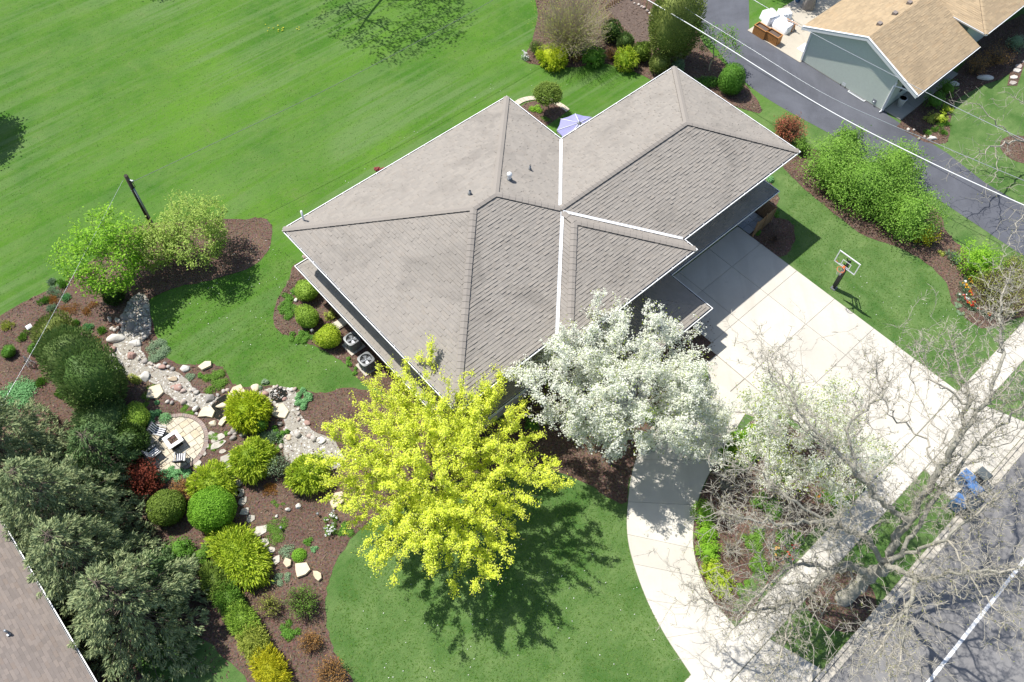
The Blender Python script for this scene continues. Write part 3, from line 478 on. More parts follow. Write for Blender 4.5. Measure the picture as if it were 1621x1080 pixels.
# boulders one could lift: (x, y, w, h, flat, matcolor, label)
stmats = dict(w=solid('white_limestone', (.60, .575, .53), .85, .14, 4, bump=.4), t=solid('tan_sandstone', (.56, .46, .33), .85, .15, 4, bump=.4), p=solid('pink_granite', (.36, .235, .20), .85, .16, 5, bump=.4), g=solid('grey_granite', (.30, .28, .26), .85, .18, 5, bump=.4), c=solid('cream_limestone', (.62, .54, .40), .85, .12, 4, bump=.4))
for i, (x, y, w_, h_, f, m_, lab) in enumerate([
 (182, 536, 31, 20, .55, 'w', 'largest cream boulder at the creek head under the pile of grey stones'), (197, 503, 17, 16, .8, 'g', 'rounded grey boulder on top of the stone pile by the creek head'), (205, 516, 15, 18, .8, 'g', 'flat faced grey boulder at the lower right of the stone pile'),
 (178, 552, 16, 13, .7, 'p', 'pink brown boulder just below the largest cream boulder'), (214, 543, 24, 13, .55, 'w', 'long white boulder bridging the creek beside the lawn edge'), (208, 563, 18, 20, .7, 'p', 'large reddish brown boulder in the middle of the upper creek'),
 (172, 567, 12, 16, .7, 'w', 'upright whitish boulder at the left creek edge near the arborvitae'), (257, 581, 14, 11, .7, 'p', 'reddish boulder in the stone row above the bend of the creek'), (294, 584, 21, 16, .6, 'w', 'angular white boulder beside the lawn at the end of the stone row'),
 (327, 580, 30, 14, .3, 'c', 'flat pale cream slab lying at the lawn tip'), (230, 597, 20, 18, .65, 'w', 'white boulder in the mulch on the left bank of the creek'), (280, 614, 18, 18, .7, 'p', 'brown boulder with a split face at the creek narrows'),
 (274, 600, 18, 9, .5, 't', 'long tan stone at the foot of the white angular boulder'), (248, 622, 26, 24, .3, 'c', 'broad cream slab on the left bank above the small patio'), (331, 630, 18, 14, .75, 'g', 'smooth grey boulder at the upper edge of the pond'),
 (376, 621, 28, 20, .4, 't', 'cracked tan ledge slab overhanging the pond'), (404, 615, 18, 15, .5, 'c', 'cream slab between the ledge and the grey green juniper'), (419, 624, 18, 14, .6, 'p', 'pink boulder right of the cream slab above the gold shrub'),
 (353, 643, 17, 14, .6, 'c', 'wedge shaped cream rock standing in the pond'), (328, 655, 23, 24, .35, 'c', 'square cream slab at the left shore of the pond'), (309, 648, 12, 11, .75, 'w', 'round white boulder in the mulch left of the pond'),
 (336, 670, 15, 13, .45, 'c', 'cream stone at the outlet below the pond'), (353, 668, 21, 9, .4, 'c', 'long flat cream step below the pond'), (370, 684, 15, 10, .7, 'g', 'upper of the two grey cobbles left of the small dark green ball'), (369, 693, 15, 10, .7, 'g', 'lower of the two grey cobbles left of the small dark green ball'), (387, 684, 15, 16, .7, 'g', 'dark grey boulder under the small dark green ball'),
 (443, 654, 26, 24, .3, 'c', 'jagged pale slab in the gravel of the right creek'), (451, 631, 10, 8, .7, 'p', 'lone pinkish stone in the gravel above the jagged slab'), (487, 670, 14, 13, .65, 'p', 'pinkish grey boulder at the creek edge nearest the yellow maple'), (457, 692, 13, 13, .6, 't', 'tan boulder at the head of the lower gravel run'),
 (456, 807, 12, 8, .7, 'w', 'left one of the white twin stones lying in open mulch'), (472, 802, 12, 8, .7, 'w', 'right one of the white twin stones lying in open mulch'), (438, 817, 5, 6, .7, 'w', 'small white pebble stone left of the white twin stones'),
 (479, 903, 25, 20, .3, 'c', 'large jagged cream flagstone below the vivid green cushion plant'), (456, 893, 12, 15, .3, 't', 'small triangular flagstone left of the large jagged one'), (503, 913, 12, 14, .25, 't', 'tan flat stone nearest the front lawn edge'), (534, 794, 20, 20, .3, 't', 'tan flagstone tucked under the yellow maple branches'),
 (508, 698, 18, 14, .5, 'w', 'white boulder half under the yellow maple at the creek'), (480, 725, 18, 12, .5, 'c', 'cream boulder above the lime green shrub by the maple'),
 (468, 475, 8, 9, .7, 'w', 'white stone among ground cover between the two clipped boxwoods'), (1476, 219, 20, 7, .5, 'w', 'white rock at the tip of the neighbour\'s planting bed'), (1560, 124, 30, 10, .5, 'w', 'long pale rock in the shade in front of the neighbour\'s house'), (1510, 134, 20, 7, .5, 'w', 'pale flat rock beside the neighbour\'s porch floor')]):
    k = mpp(x, y); c = P(x, y, .06); V = lump(100+i, ICO3, .3, 6); hz = w_*k/2*f*(.9 if f > .4 else .35)
    V = V*np.array([w_*k/2, h_*k/2*1.05, max(hz, .07)]);
    if f <= .4: V[:, 2] = np.clip(V[:, 2], -1, .055+.01*rng.random()); V[:, :2] *= 1.05
    q9 = MB()
    if f > .4: q9.add(V+c, ICO3[1], True)
    else:
        qq = np.array(stone_poly(x, y, w_*1.1, h_*1.15, rng.random()*1.5, int(rng.integers(5, 8)), .2)); qq[:, 2] = .03; q9.prism(qq, .1+.06*rng.random(), top=.95)
    o = q9.build('boulder' if f > .4 else 'flat_stone', stmats[m_], None, c); tag(o, lab, 'rock', 'rocks of the garden')
# ------------------------------------------------------------------ the main house
ZE, SL = 6.1, .35
def shingles(mb, poly, u, expo=.185, tw=.3, lift=(.012, .046), under=True):
    """courses of single tabs over a sloping plane: poly in 3-D, u = direction along the eave"""
    p = np.asarray(poly, float); u = nrm(u); nn = nrm(np.cross(p[1]-p[0], p[2]-p[0]))
    if np.linalg.norm(nn) < .5: nn = nrm(np.cross(p[0]-p[-1], p[1]-p[0]))
    if nn[2] < 0: nn = -nn
    v = np.cross(nn, u)
    if v[2] < 0: v = -v; u = -u
    U = (p-p[0]) @ u; Vv = (p-p[0]) @ v; n = len(p)
    def span(h):
        xs = []
        for i in range(n):
            a, b_ = Vv[i], Vv[(i+1) % n]
            if (a <= h < b_) or (b_ <= h < a): xs.append(U[i]+(U[(i+1) % n]-U[i])*(h-a)/(b_-a))
        return (min(xs), max(xs)) if len(xs) >= 2 else None
    h = Vv.min()+1e-4; top = Vv.max(); k = 0; out = []
    while h < top-.02:
        h1 = min(h+expo, top-.005); s0, s1 = span(h), span(h1-1e-4)
        if s0 and s1:
            x = s0[0]-(tw*((k*.37) % 1)); e0 = max(s0[0], s1[0]) if False else None
            while x < s0[1]:
                x2 = x+tw*(.8+.4*rng.random())
                lo, hi = max(x, s0[0]), min(x2, s0[1]); lo2, hi2 = min(max(x, s1[0]), s1[1]), max(min(x2, s1[1]), s1[0])
                if hi > lo+.01: out.append((lo, hi, lo2, max(hi2, lo2), h, h1, lift[0]+(lift[1]-lift[0])*(.25+.75*rng.random() if rng.random() < .55 else .12)))
                x = x2
        h += expo; k += 1
    o = np.array(out); m = len(o); pt = lambda uu, vv, zz: p[0]+uu[:, None]*u+vv[:, None]*v+zz[:, None]*nn
    base = .004; t = o[:, 6]+.004; z0 = np.full(m, base)
    V = np.stack([pt(o[:, 0], o[:, 4], t), pt(o[:, 1], o[:, 4], t), pt(o[:, 3], o[:, 5], z0), pt(o[:, 2], o[:, 5], z0), pt(o[:, 0], o[:, 4]-.012, z0*0-.01), pt(o[:, 1], o[:, 4]-.012, z0*0-.01)], 1)
    i = 6*np.arange(m)[:, None]; F = np.concatenate([i+np.array([0, 1, 2, 3]), i+np.array([4, 5, 1, 0]), i+np.array([4, 0, 3, 3])[:4]*0+i*0+np.array([4, 0, 3, 3])], 0) if False else np.concatenate([i+np.array([0, 1, 2, 3]), i+np.array([4, 5, 1, 0])], 0)
    mb.add(V, F)
def caps(parent, a, b_, mat, wd=.17, step=.3, rise=.085):
    """ridge cap pieces from the low end a to the high end b_"""
    a, b_ = np.asarray(a, float), np.asarray(b_, float); L = np.linalg.norm(b_-a); t = (b_-a)/L; s = nrm(np.cross(t, [0, 0, 1.])); up = np.cross(s, t); n = int(L/step); step = L/n
    drop = .33 if abs(t[2]) < .05 else .22
    for i in range(n):
        c0 = a+t*(i*step-.02)+up*(rise+.012); c1 = a+t*((i+1)*step+.02)+up*rise*.85
        V = []
        for c, ww in ((c0, wd), (c1, wd)):
            V += [c-s*ww-up*(ww*drop+.0), c, c+s*ww-up*(ww*drop)]; V += [c-s*ww-up*(ww*drop+.05), c+s*ww-up*(ww*drop+.05)]
        MB().add(V, [[0, 5, 6, 1], [1, 6, 7, 2], [3, 0, 1, 2, 4]]).add(V, [[3, 8, 5, 0], [2, 7, 9, 4]], mi=1).build('ridge_cap', [mat, M['roofdark']], parent)  # dark side faces paint the shadow line under each cap edge
def strip(mb, a, b_, wd, lift=.03, th=.02, bend=.0, mi=0):
    a, b_ = np.asarray(a, float), np.asarray(b_, float); t = nrm(b_-a); s = nrm(np.cross(t, [0, 0, 1.])); up = np.cross(s, t)
    if up[2] < 0: up = -up
    V = []
    for c in (a, b_): V += [c-s*wd+up*(lift+bend), c+up*lift, c+s*wd+up*(lift+bend), c-s*wd+up*(lift+bend-th), c+s*wd+up*(lift+bend-th)]
    mb.add(V, [[0, 5, 6, 1], [1, 6, 7, 2], [3, 8, 5, 0], [2, 7, 9, 4]], mi=mi)
def gutter(name, pts, parent, out=.135, hgt=.11):
    """open channel along an eave, pts on the eave edge going with the outside on the left-hand side given by sign"""
    mb = MB(); mi = MB()
    P_ = [np.asarray(p, float) for p in pts]; n = len(P_)
    off = []
    for i in range(n):
        ds = []
        if i > 0: ds.append(nrm(P_[i]-P_[i-1]))
        if i < n-1: ds.append(nrm(P_[i+1]-P_[i]))
        ns = [np.array([d[1], -d[0], 0]) for d in ds]; m_ = nrm(sum(ns)); m_ = m_/max(.5, float(m_ @ ns[0])); off.append(m_)
    prof = [(0.0, 0), (0.0, -hgt-.06), (out-.02, -hgt), (out, 0.012), (out-.05, 0.012), (out-.055, -hgt+.02), (.02, -hgt+.02), (.02, -.01)]
    V = []
    for p, o in zip(P_, off):
        for x, z in prof: V.append(p+o*x+np.array([0, 0, z-.015]))
    k = len(prof); F = [[i*k+j, i*k+(j+1) % k, (i+1)*k+(j+1) % k, (i+1)*k+j] for i in range(n-1) for j in range(k)]
    # inner faces of the channel are dark
    mb = MB()
    for i in range(n-1):
        for j in range(k):
            f = [i*k+j, i*k+(j+1) % k, (i+1)*k+(j+1) % k, (i+1)*k+j]; mb.add([V[q] for q in f], [[0, 1, 2, 3]], mi=1 if j in (4, 5, 6) else 0)
    for q in (0, n-1): mb.add(V[q*k:(q+1)*k], [list(range(k))])
    return mb.build(name, [M['white'], M['gutter_in']], parent)
house = empty('house', W(22, -20, 0), 'two storey house under a broad grey shingled hip roof beside the concrete driveway', 'house')
a0, a1, b0, b1, aw, bw, f0, f1, bf = 11.33, 28.65, -31.55, -15.82, 39.37, -26.35, 18.31, 28.40, -14.85
hm = (b1-b0)/2; hw = (b1-bw)/2; hp = (f1-f0)/2; zr = ZE+SL*hm; zw = ZE+SL*hw; zp = ZE+SL*hp
q = dict(Wc=W(a0, b0, ZE), N=W(a1, b0, ZE), NE=W(a1, bw, ZE), N2=W(aw, bw, ZE), E=W(aw, b1, ZE), in2=W(f1, b1, ZE), S2=W(f1, bf, ZE), c1=W(f0, bf, ZE), c0=W(f0, b1, ZE), S=W(a0, b1, ZE),
 R1=W(a0+hm, (b0+b1)/2, zr), R2=W(a1-hm, (b0+b1)/2, zr), J=W(a1-hw, b1-hw, zw), Rw=W(aw-hw, b1-hw, zw), A=W((f0+f1)/2, bf-hp, zp), K=W((f0+f1)/2, b1-hp, zp))
planes = [(['Wc', 'R1', 'S'], EB), (['Wc', 'N', 'R2', 'R1'], EA), (['N', 'NE', 'J', 'R2'], EB), (['NE', 'N2', 'Rw', 'J'], EA), (['N2', 'E', 'Rw'], EB), (['S', 'c0', 'K', 'J', 'R2', 'R1'], EA), (['in2', 'E', 'Rw', 'J', 'K'], EA), (['c0', 'c1', 'A', 'K'], EB), (['c1', 'S2', 'A'], EA), (['S2', 'in2', 'K', 'A'], EB)]
mb = MB(); sh = MB()
for ks, u in planes: pts = [q[k] for k in ks]; mb.add(pts, [list(range(len(pts)))]); shingles(sh, pts, u)
roof = mb.build('roof', M['roofdark'], house); sh.build('shingles', M['roof'], roof, kind='stuff')
for lo, hi in (('Wc', 'R1'), ('S', 'R1'), ('N', 'R2'), ('J', 'R2'), ('R1', 'R2'), ('J', 'Rw'), ('N2', 'Rw'), ('E', 'Rw'), ('K', 'J'), ('A', 'K'), ('S2', 'A'), ('c1', 'A')): caps(roof, q[lo], q[hi], M['roofcap'], .19, .36)
for lo, hi in (('NE', 'J'), ('c0', 'K'), ('in2', 'K')):
    mv = MB(); strip(mv, q[lo], q[hi], .095, .035, .02, .055); mv.build('valley_flashing', M['white'], roof)
eave = [q[k] for k in ('Wc', 'S', 'c0', 'c1', 'S2', 'in2', 'E', 'N2', 'NE', 'N', 'Wc')]
# eave runs clockwise seen from above with the outside on the left
def side(pts): 
    A2 = np.array(pts)[:, :2]; return np.sum(A2[:, 0]*np.roll(A2[:, 1], -1)-np.roll(A2[:, 0], -1)*A2[:, 1])
ev = eave if side(eave[:-1]) > 0 else eave[::-1]
gutter('gutter', ev, house)
soff = MB(); soff.add([p-np.array([0, 0, .16]) for p in ev[:-1]], [list(range(len(ev)-1))]); soff.build('soffit', M['white'], house)
fa = MB()
for i in range(len(ev)-1): p, r_ = ev[i], ev[i+1]; fa.add([p-[0, 0, .01], r_-[0, 0, .01], r_-[0, 0, .17], p-[0, 0, .17]], [[0, 1, 2, 3]])
fa.build('fascia', M['white'], house)
for k in ev[:-1]: pass
# gutter hangers
gh = MB()
for i in range(len(ev)-1):
    p, r_ = ev[i], ev[i+1]; L = np.linalg.norm(r_-p); t = (r_-p)/L; o = np.array([t[1], -t[0], 0])
    for s_ in np.arange(.6, L, 1.25): gh.box(p+t*s_+o*.05-[0, 0, .012], .03, .12, .012, t, o)
gh.build('gutter_hangers', M['white'], house, kind='stuff')
def ring_wall(name, pts, z0, z1, mat, parent=house):
    m = MB(); n = len(pts)
    for i in range(n):
        p, r_ = W(*pts[i]), W(*pts[(i+1) % n]); up = np.array([0, 0, 1.])
        m.add([p+up*z0, r_+up*z0, r_+up*z1, p+up*z1], [[0, 1, 2, 3]])
    return m.build(name, mat, parent)
i_ = 1.35
up_pts = [(a0+i_, b0+i_), (a1-i_, b0+i_), (a1-i_, bw+i_), (aw-i_, bw+i_), (aw-i_, b1-i_), (f1-i_, b1-i_), (f1-i_, bf-i_), (f0+i_, bf-i_), (f0+i_, b1-i_), (a0+i_, b1-i_)]
upper = ring_wall('upper_wall', up_pts, 2.86, ZE-.165, M['cream']); j_ = .62
gb = b1-1.75; lo_pts = [(a0+j_, b0+i_), (a1-i_, b0+i_), (a1-i_, bw+i_), (aw-i_, bw+i_), (aw-i_, gb), (f1-.3, gb), (f1-.3, b1-j_), (a0+j_, b1-j_)]
ring_wall('lower_wall', lo_pts, 0, 2.85, M['brick'])
def skirt(name, outer, inner, us, ent=None, z0=2.9, z1=3.43):
    m = MB(); s_ = MB()
    for (o1, o2), (n1, n2), u in zip(outer, inner, us):
        pts = [W(*o1, z0), W(*o2, z0), W(*n2, z1), W(*n1, z1)]; m.add(pts, [[0, 1, 2, 3]]); shingles(s_, pts, u)
    r = m.build(name, M['roofdark'], house); s_.build('shingles', M['roof'], r, kind='stuff'); return r
sk = skirt('skirt_roof', [((a0, b0+.25), (a0, b1)), ((a0, b1), (f0+1.2, b1)), ((f1-.2, b1-.0), (aw-.6, b1-.0)), ((aw-.6, b1), (aw-.6, b1-1.5))],
 [((a0+1.5, b0+1.3), (a0+1.5, b1-1.5)), ((a0+1.5, b1-1.5), (f0+1.2, b1-1.5)), ((f1-.2, b1-1.5), (aw-2.1, b1-1.5)), ((aw-2.1, b1-1.5), (aw-2.1, b1-1.5))], [EB, EA, EA, EB])
m = MB(); s_ = MB(); pts = [W(a0, b0+.25, 2.9), W(a0+1.5, b0+1.3, 3.43), W(a0+1.5, b0+.25, 2.9)]; m.add(pts, [[0, 1, 2]]); m.build('skirt_end', M['roof'], house)
g1 = [W(a0+1.1, b0+.25, 2.9), W(a0, b0+.25, 2.9), W(a0, b1, 2.9), W(f0+1.2, b1, 2.9)]; g1 = g1 if True else g1
def outward(pts, centre):
    d = nrm(pts[1]-pts[0]); o = np.array([d[1], -d[0], 0]); return pts if (pts[0]-centre) @ o > 0 else pts[::-1]
HC = W(22, -20, 0)
mid = lambda pts: outward(pts, HC)
gutter('skirt_gutter', mid(g1), house)
gutter('garage_gutter', mid([W(f1-.2, b1, 2.9), W(aw-.6, b1, 2.9), W(aw-.6, b1-1.2, 2.9)]), house)
# entrance roof jutting towards the driveway
e0, e1, eb = 22.6, 28.14, -12.52; eh = (e1-e0)/2
m = MB(); s_ = MB(); zt = 2.9+SL*eh*.75
ep = [([W(e1, b1-.9, 2.9), W(e1, eb, 2.9), W((e0+e1)/2, eb-eh, zt), W((e0+e1)/2, b1-.9, zt)], EB), ([W(e0, eb, 2.9), W(e1, eb, 2.9), W((e0+e1)/2, eb-eh, zt)], EA), ([W(e0, b1-.9, 2.9), W(e0, eb, 2.9), W((e0+e1)/2, eb-eh, zt), W((e0+e1)/2, b1-.9, zt)], EB)]
for pts, u in ep: m.add(pts, [list(range(len(pts)))]); shingles(s_, pts, u)
er = m.build('entrance_roof', M['roofdark'], house); s_.build('shingles', M['roof'], er, kind='stuff')
gutter('entrance_gutter', [p for p in (lambda g: g if ((g[0]-W(25, -15, 0)) @ np.array([nrm(g[1]-g[0])[1], -nrm(g[1]-g[0])[0], 0])) > 0 else g[::-1])([W(e1, b1+.1, 2.9), W(e1, eb, 2.9), W(e0, eb, 2.9), W(e0, b1-.2, 2.9)])], house)
ring_wall('entrance_wall', [(e0+.5, b1-.6), (e1-.5, b1-.6), (e1-.5, eb-.55), (e0+.5, eb-.55)], 0, 2.85, M['brick'])
# openings: garage doors, door, windows (frames proud of the wall, panes set back)
def opening(name, a_, b_, z0, ww, hh, face, part_mat, panes=2):
    """face: 'f' looks along +b, 'w' looks along -a, 'e' along +a, 'n' along -b"""
    ax, nv = {'f': (EA, EB), 'w': (EB, -EA), 'e': (EB, EA), 'n': (EA, -EB)}[face]; c = W(a_, b_, z0)+nv*.03
    fr = MB(); t = .09
    fr.box(c-ax*(ww/2-t/2), t, .08, hh, ax, nv); fr.box(c+ax*(ww/2-t/2), t, .08, hh, ax, nv); fr.box(c, ww-2*t, .08, t, ax, nv); fr.box(c+np.array([0, 0, hh-t]), ww-2*t, .08, t, ax, nv)
    f = fr.build(name, M['white'], house)
    for i in range(panes):
        x = (i+.5)/panes*(ww-2*t)-(ww-2*t)/2; MB().box(c+ax*x+np.array([0, 0, t]), (ww-2*t)/panes-.03, .03, hh-2*t, ax, nv).build('pane', part_mat, f)
    return f
for a_ in (31.2, 34.9):
    c = W(a_, gb+.035, 0.045); d = MB().box(c, 2.9, .07, 2.2, EA, EB).build('garage_door', M['white'], house)
    for k in range(4): MB().box(c+EB*.045+np.array([0, 0, .04+.54*k]), 2.8, .03, .5, EA, EB).build('door_panel', M['white'], d)
dr = MB().box(W(25.4, eb-.52, .12), 1., .07, 2.1, EA, EB).build('front_door', M['wood'], house); MB().box(W(25.75, eb-.46, 1.1), .06, .05, .16, EA, EB).build('handle', M['galv'], dr)
for a_, b_, z0, ww, hh, fc in ((14.2, b1-j_, .9, 1.6, 1.4, 'f'), (16.8, b1-j_, .9, 1.6, 1.4, 'f'), (14.5, b1-i_, 3.9, 1.6, 1.4, 'f'), (21.5, bf-i_, 3.9, 1.8, 1.4, 'f'), (25.6, bf-i_, 3.9, 1.8, 1.4, 'f'), (31.5, b1-i_, 3.9, 1.6, 1.3, 'f'), (36, b1-i_, 3.9, 1.6, 1.3, 'f'), (a0+i_, -28, 3.9, 1.5, 1.4, 'w'), (a0+i_, -20, 3.9, 1.5, 1.4, 'w'), (a0+j_, -26, .9, 1.5, 1.3, 'w'), (a1-i_, -29, 3.9, 1.4, 1.3, 'e'), (aw-i_, -21, 3.9, 1.5, 1.3, 'e'), (aw-i_, -21, .9, 1.5, 1.3, 'e'), (16, b0+i_, 3.9, 1.6, 1.3, 'n'), (23, b0+i_, 3.9, 1.6, 1.3, 'n'), (20, b0+i_, .9, 2.2, 1.6, 'n'), (34, bw+i_, 3.9, 1.6, 1.3, 'n')):
    opening('window', a_, b_, z0, ww, hh, fc, M['glass'])
# vents
def vent(px, py, hgt, r, mat, cap=False):
    lo, hi = 6., 9.5                                            # find the roof surface under that pixel
    for z in np.linspace(6.1, 9., 300):
        p = P(px, py, z); aa, bb = p @ EA, p @ EB
        hs = max(min(min(aa-a0, a1-aa), min(bb-b0, b1-bb)), min(min(aw-aa, 50), min(bb-bw, b1-bb)) if aa > 20 else -9)
        if z >= ZE+SL*hs: break
    m = MB(); m.lathe(p-np.array([0, 0, .1]), [(r, 0), (r, hgt+.1), (r*.8, hgt+.1), (r*.8, hgt+.05)], 12)
    if cap: m.lathe(p+np.array([0, 0, hgt*.62]), [(r*1.15, 0), (r*1.5, .02), (r*1.5, hgt*.3), (r*1.1, hgt*.36), (r*.5, hgt*.5), (0, hgt*.52)], 14)
    o = m.build('vent_pipe', mat, house); f = MB(); f.lathe(p+np.array([0, 0, -.05]), [(r*1.9, 0), (r*1.7, .12), (r*1.05, .2)], 12); f.build('flashing', M['grey'], o)
vent(744, 308, .30, .07, M['ltgrey']); vent(806.5, 285, .55, .10, M['white'], True); vent(839, 269, .32, .06, M['ltgrey'])
pp_ = P(481, 349, 6.2); MB().lathe(pp_-np.array([0, 0, .3]), [(.06, 0), (.06, 1.1), (.045, 1.1)], 10).build('vent_pipe', M['white'], house)
# downpipe on the left front
ds = MB(); c = W(a0+i_-.06, b1-1.5, 3.3); ds.box(c, .08, .08, 2.6, EA, EB); ds.build('downpipe', M['white'], house)
# ------------------------------------------------------------------ plants: generators
def unit(n): return nrm(rng.normal(size=(n, 3)))
def leaf_quads(mb, c, nrm_, L, Wd, mi=0):
    """diamond leaves centred on c"""
    n = len(c); nn = nrm(nrm_); t = nrm(np.cross(nn, unit(n))); s = np.cross(nn, t); L = (np.broadcast_to(L, n)*(.7+.6*rng.random(n)))[:, None]; Wd = (np.broadcast_to(Wd, n)*(.7+.6*rng.random(n)))[:, None]
    V = np.stack([c-t*L/2, c+s*Wd/2-t*L*.08, c+t*L/2+nn*L*.12*rng.normal(size=(n, 1)), c-s*Wd/2-t*L*.08], 1); mb.add(V, np.arange(4*n).reshape(n, 4), mi=mi)
def blades(mb, p, d, L, Wd, bend=.0, mi=0):
    """narrow sprays from p along d"""
    n = len(p); d = nrm(d); s = nrm(np.cross(d, unit(n))); L = (np.broadcast_to(L, n)*(.65+.7*rng.random(n)))[:, None]; Wd = (np.broadcast_to(Wd, n)*(.7+.6*rng.random(n)))[:, None]; z = np.array([0, 0, 1.])
    V = np.stack([p-s*Wd*.25, p+d*L*.55+s*Wd*.5-z*L*bend*.3, p+d*L-z*L*bend, p+d*L*.5-s*Wd*.5-z*L*bend*.3], 1); mb.add(V, np.arange(4*n).reshape(n, 4), mi=mi)
def lobes(k, amp, flat=.2):
    D = unit(k); D[:, 2] = np.abs(D[:, 2])*.9+flat-.2; D = nrm(D); A = amp*(.4+.9*rng.random(k))
    return lambda d: 1-amp*.45+np.max(A[None]*np.exp(6*((d @ D.T)-1)), 1)
def blob_points(n, rx, ry, rz, f, shell=(.8, 1.), low=-.35):
    d = unit(int(n*1.6)); d = d[d[:, 2] > low][:n]; r = f(d)*(shell[0]+(shell[1]-shell[0])*rng.random(len(d))**.6)
    return d*np.array([rx, ry, rz])*r[:, None], d
def core(mb, c, rx, ry, rz, f, k=.74, mi=0):
    V = ICO3[0]; mb.add(c+V*np.array([rx, ry, rz])*(f(V)*k)[:, None], ICO3[1], True, mi)
def stems(name, base, top_r, hgt, n, r, mat, parent, spread=.7):
    m = MB()
    for i in range(n):
        a = rng.random()*6.28; d = np.array([math.cos(a)*top_r*spread*rng.random(), math.sin(a)*top_r*spread*rng.random(), hgt*(.6+.35*rng.random())]); m.tube([base, base+d*.45+rng.normal(0, .04, 3)*hgt*.3, base+d], [r, r*.75, r*.35], 5)
    return m.build(name, mat, parent)
def shrub(name, label, px, py, wpx, hpx=None, kind='leafy', leaf='green', n=1500, L=.09, hz=None, group=None, cat='shrub', twig='brown_twig', lobe=(9, .3), asp=1., rot=0.):
    """bush whose visible middle is at the pixel; wpx wide, hpx tall in the picture; hz = height over width"""
    k = mpp(px, py); r = wpx*k/2; hh = (hz if hz else .85)*2*r
    g = P(px, py, hh*.42); base = np.array([g[0], g[1], 0.]); o = empty(name, base, label, cat, group)
    rz = hh*.58; cz = hh*.42; f = lobes(*lobe); c = base+np.array([0, 0, cz]); mb = MB()
    rx, ry = r*asp, r/asp*(1. if asp == 1. else 1.)
    if asp != 1.: rx, ry = r, r/asp
    R_ = np.array([[math.cos(rot), -math.sin(rot), 0], [math.sin(rot), math.cos(rot), 0], [0, 0, 1]])
    lo = -cz/rz*.95
    def put(p): q = p @ R_.T+c; q[:, 2] = np.maximum(q[:, 2], .03); return q
    lm = LM[leaf]
    if kind == 'clip':            # sheared surface of small leaves
        p, d = blob_points(n, rx, ry, rz, f, (.88, 1.03), lo); leaf_quads(mb, put(p), d @ R_.T+.85*unit(len(p)), L, L*.62)
        p, d = blob_points(n//3, rx, ry, rz, f, (.85, .95), lo); leaf_quads(mb, put(p), d @ R_.T+.9*unit(len(p)), L, L*.62)
        V = ICO3[0]; mb.add(put(V*np.array([rx, ry, rz])*(f(V)*.86)[:, None]), ICO3[1], True)
    elif kind == 'leafy':         # looser, leaves in clumps
        m_ = max(12, n//22); cp, cd = blob_points(m_, rx, ry, rz, f, (.55, 1.0), lo); i = rng.integers(len(cp), size=n); p = cp[i]+rng.normal(0, .13*r, (n, 3)); leaf_quads(mb, put(p), cd[i] @ R_.T*.6+np.array([0, 0, .5])+.7*unit(n), L, L*.65)
        V = ICO2[0]; mb.add(put(V*np.array([rx, ry, rz])*(f(V)*.55)[:, None]), ICO2[1], True)
    elif kind == 'spray':         # cypress and juniper: feathery fans lying outwards
        m_ = max(20, n//14); cp, cd = blob_points(m_, rx, ry, rz, f, (.72, .98), lo); i = rng.integers(len(cp), size=n); p = cp[i]+rng.normal(0, .07*r, (n, 3)); d = cd[i]+np.array([0, 0, .15])+.55*unit(n); blades(mb, put(p), d @ R_.T, L*1.9, L*.5, .35)
        V = ICO3[0]; mb.add(put(V*np.array([rx, ry, rz])*(f(V)*.72)[:, None]), ICO3[1], True)
    elif kind == 'needle':        # upright evergreen with fine tips
        p, d = blob_points(n, rx, ry, rz, f, (.72, .98), lo); dd = d*.8+np.array([0, 0, .65])+.45*unit(len(p)); blades(mb, put(p), dd @ R_.T, L*1.7, L*.55, .1)
        V = ICO3[0]; mb.add(put(V*np.array([rx, ry, rz])*(f(V)*.76)[:, None]), ICO3[1], True)
    elif kind == 'twig':          # open bush: stems fanning from the base, small leaves at the ends
        m2 = MB(); nt_ = max(60, n//6); p, d = blob_points(nt_, rx, ry, rz, f, (.6, 1.), max(lo, -.1)); e = put(p)
        for q in e: mid_ = base+(q-base)*.5+rng.normal(0, .09*r, 3)+[0, 0, .12*r]; m2.tube([base+rng.normal(0, .05, 3)*[1, 1, 0], mid_, q], [.016, .011, .004], 3, False)
        m2.build('stem', M[twig], o); i = rng.integers(len(e), size=n); t = .45+.6*rng.random((n, 1)); leaf_quads(mb, base+(e[i]-base)*t+rng.normal(0, .07*r, (n, 3))+[0, 0, .06*r], np.array([0, 0, .6])+.8*unit(n), L, L*.6)
    foliage = mb.build('foliage', lm, o)
    if kind not in ('twig',): stems('stem', base, r*.5, hh*.5, 4, max(.02, r*.035), M['bark'], o)
    return o
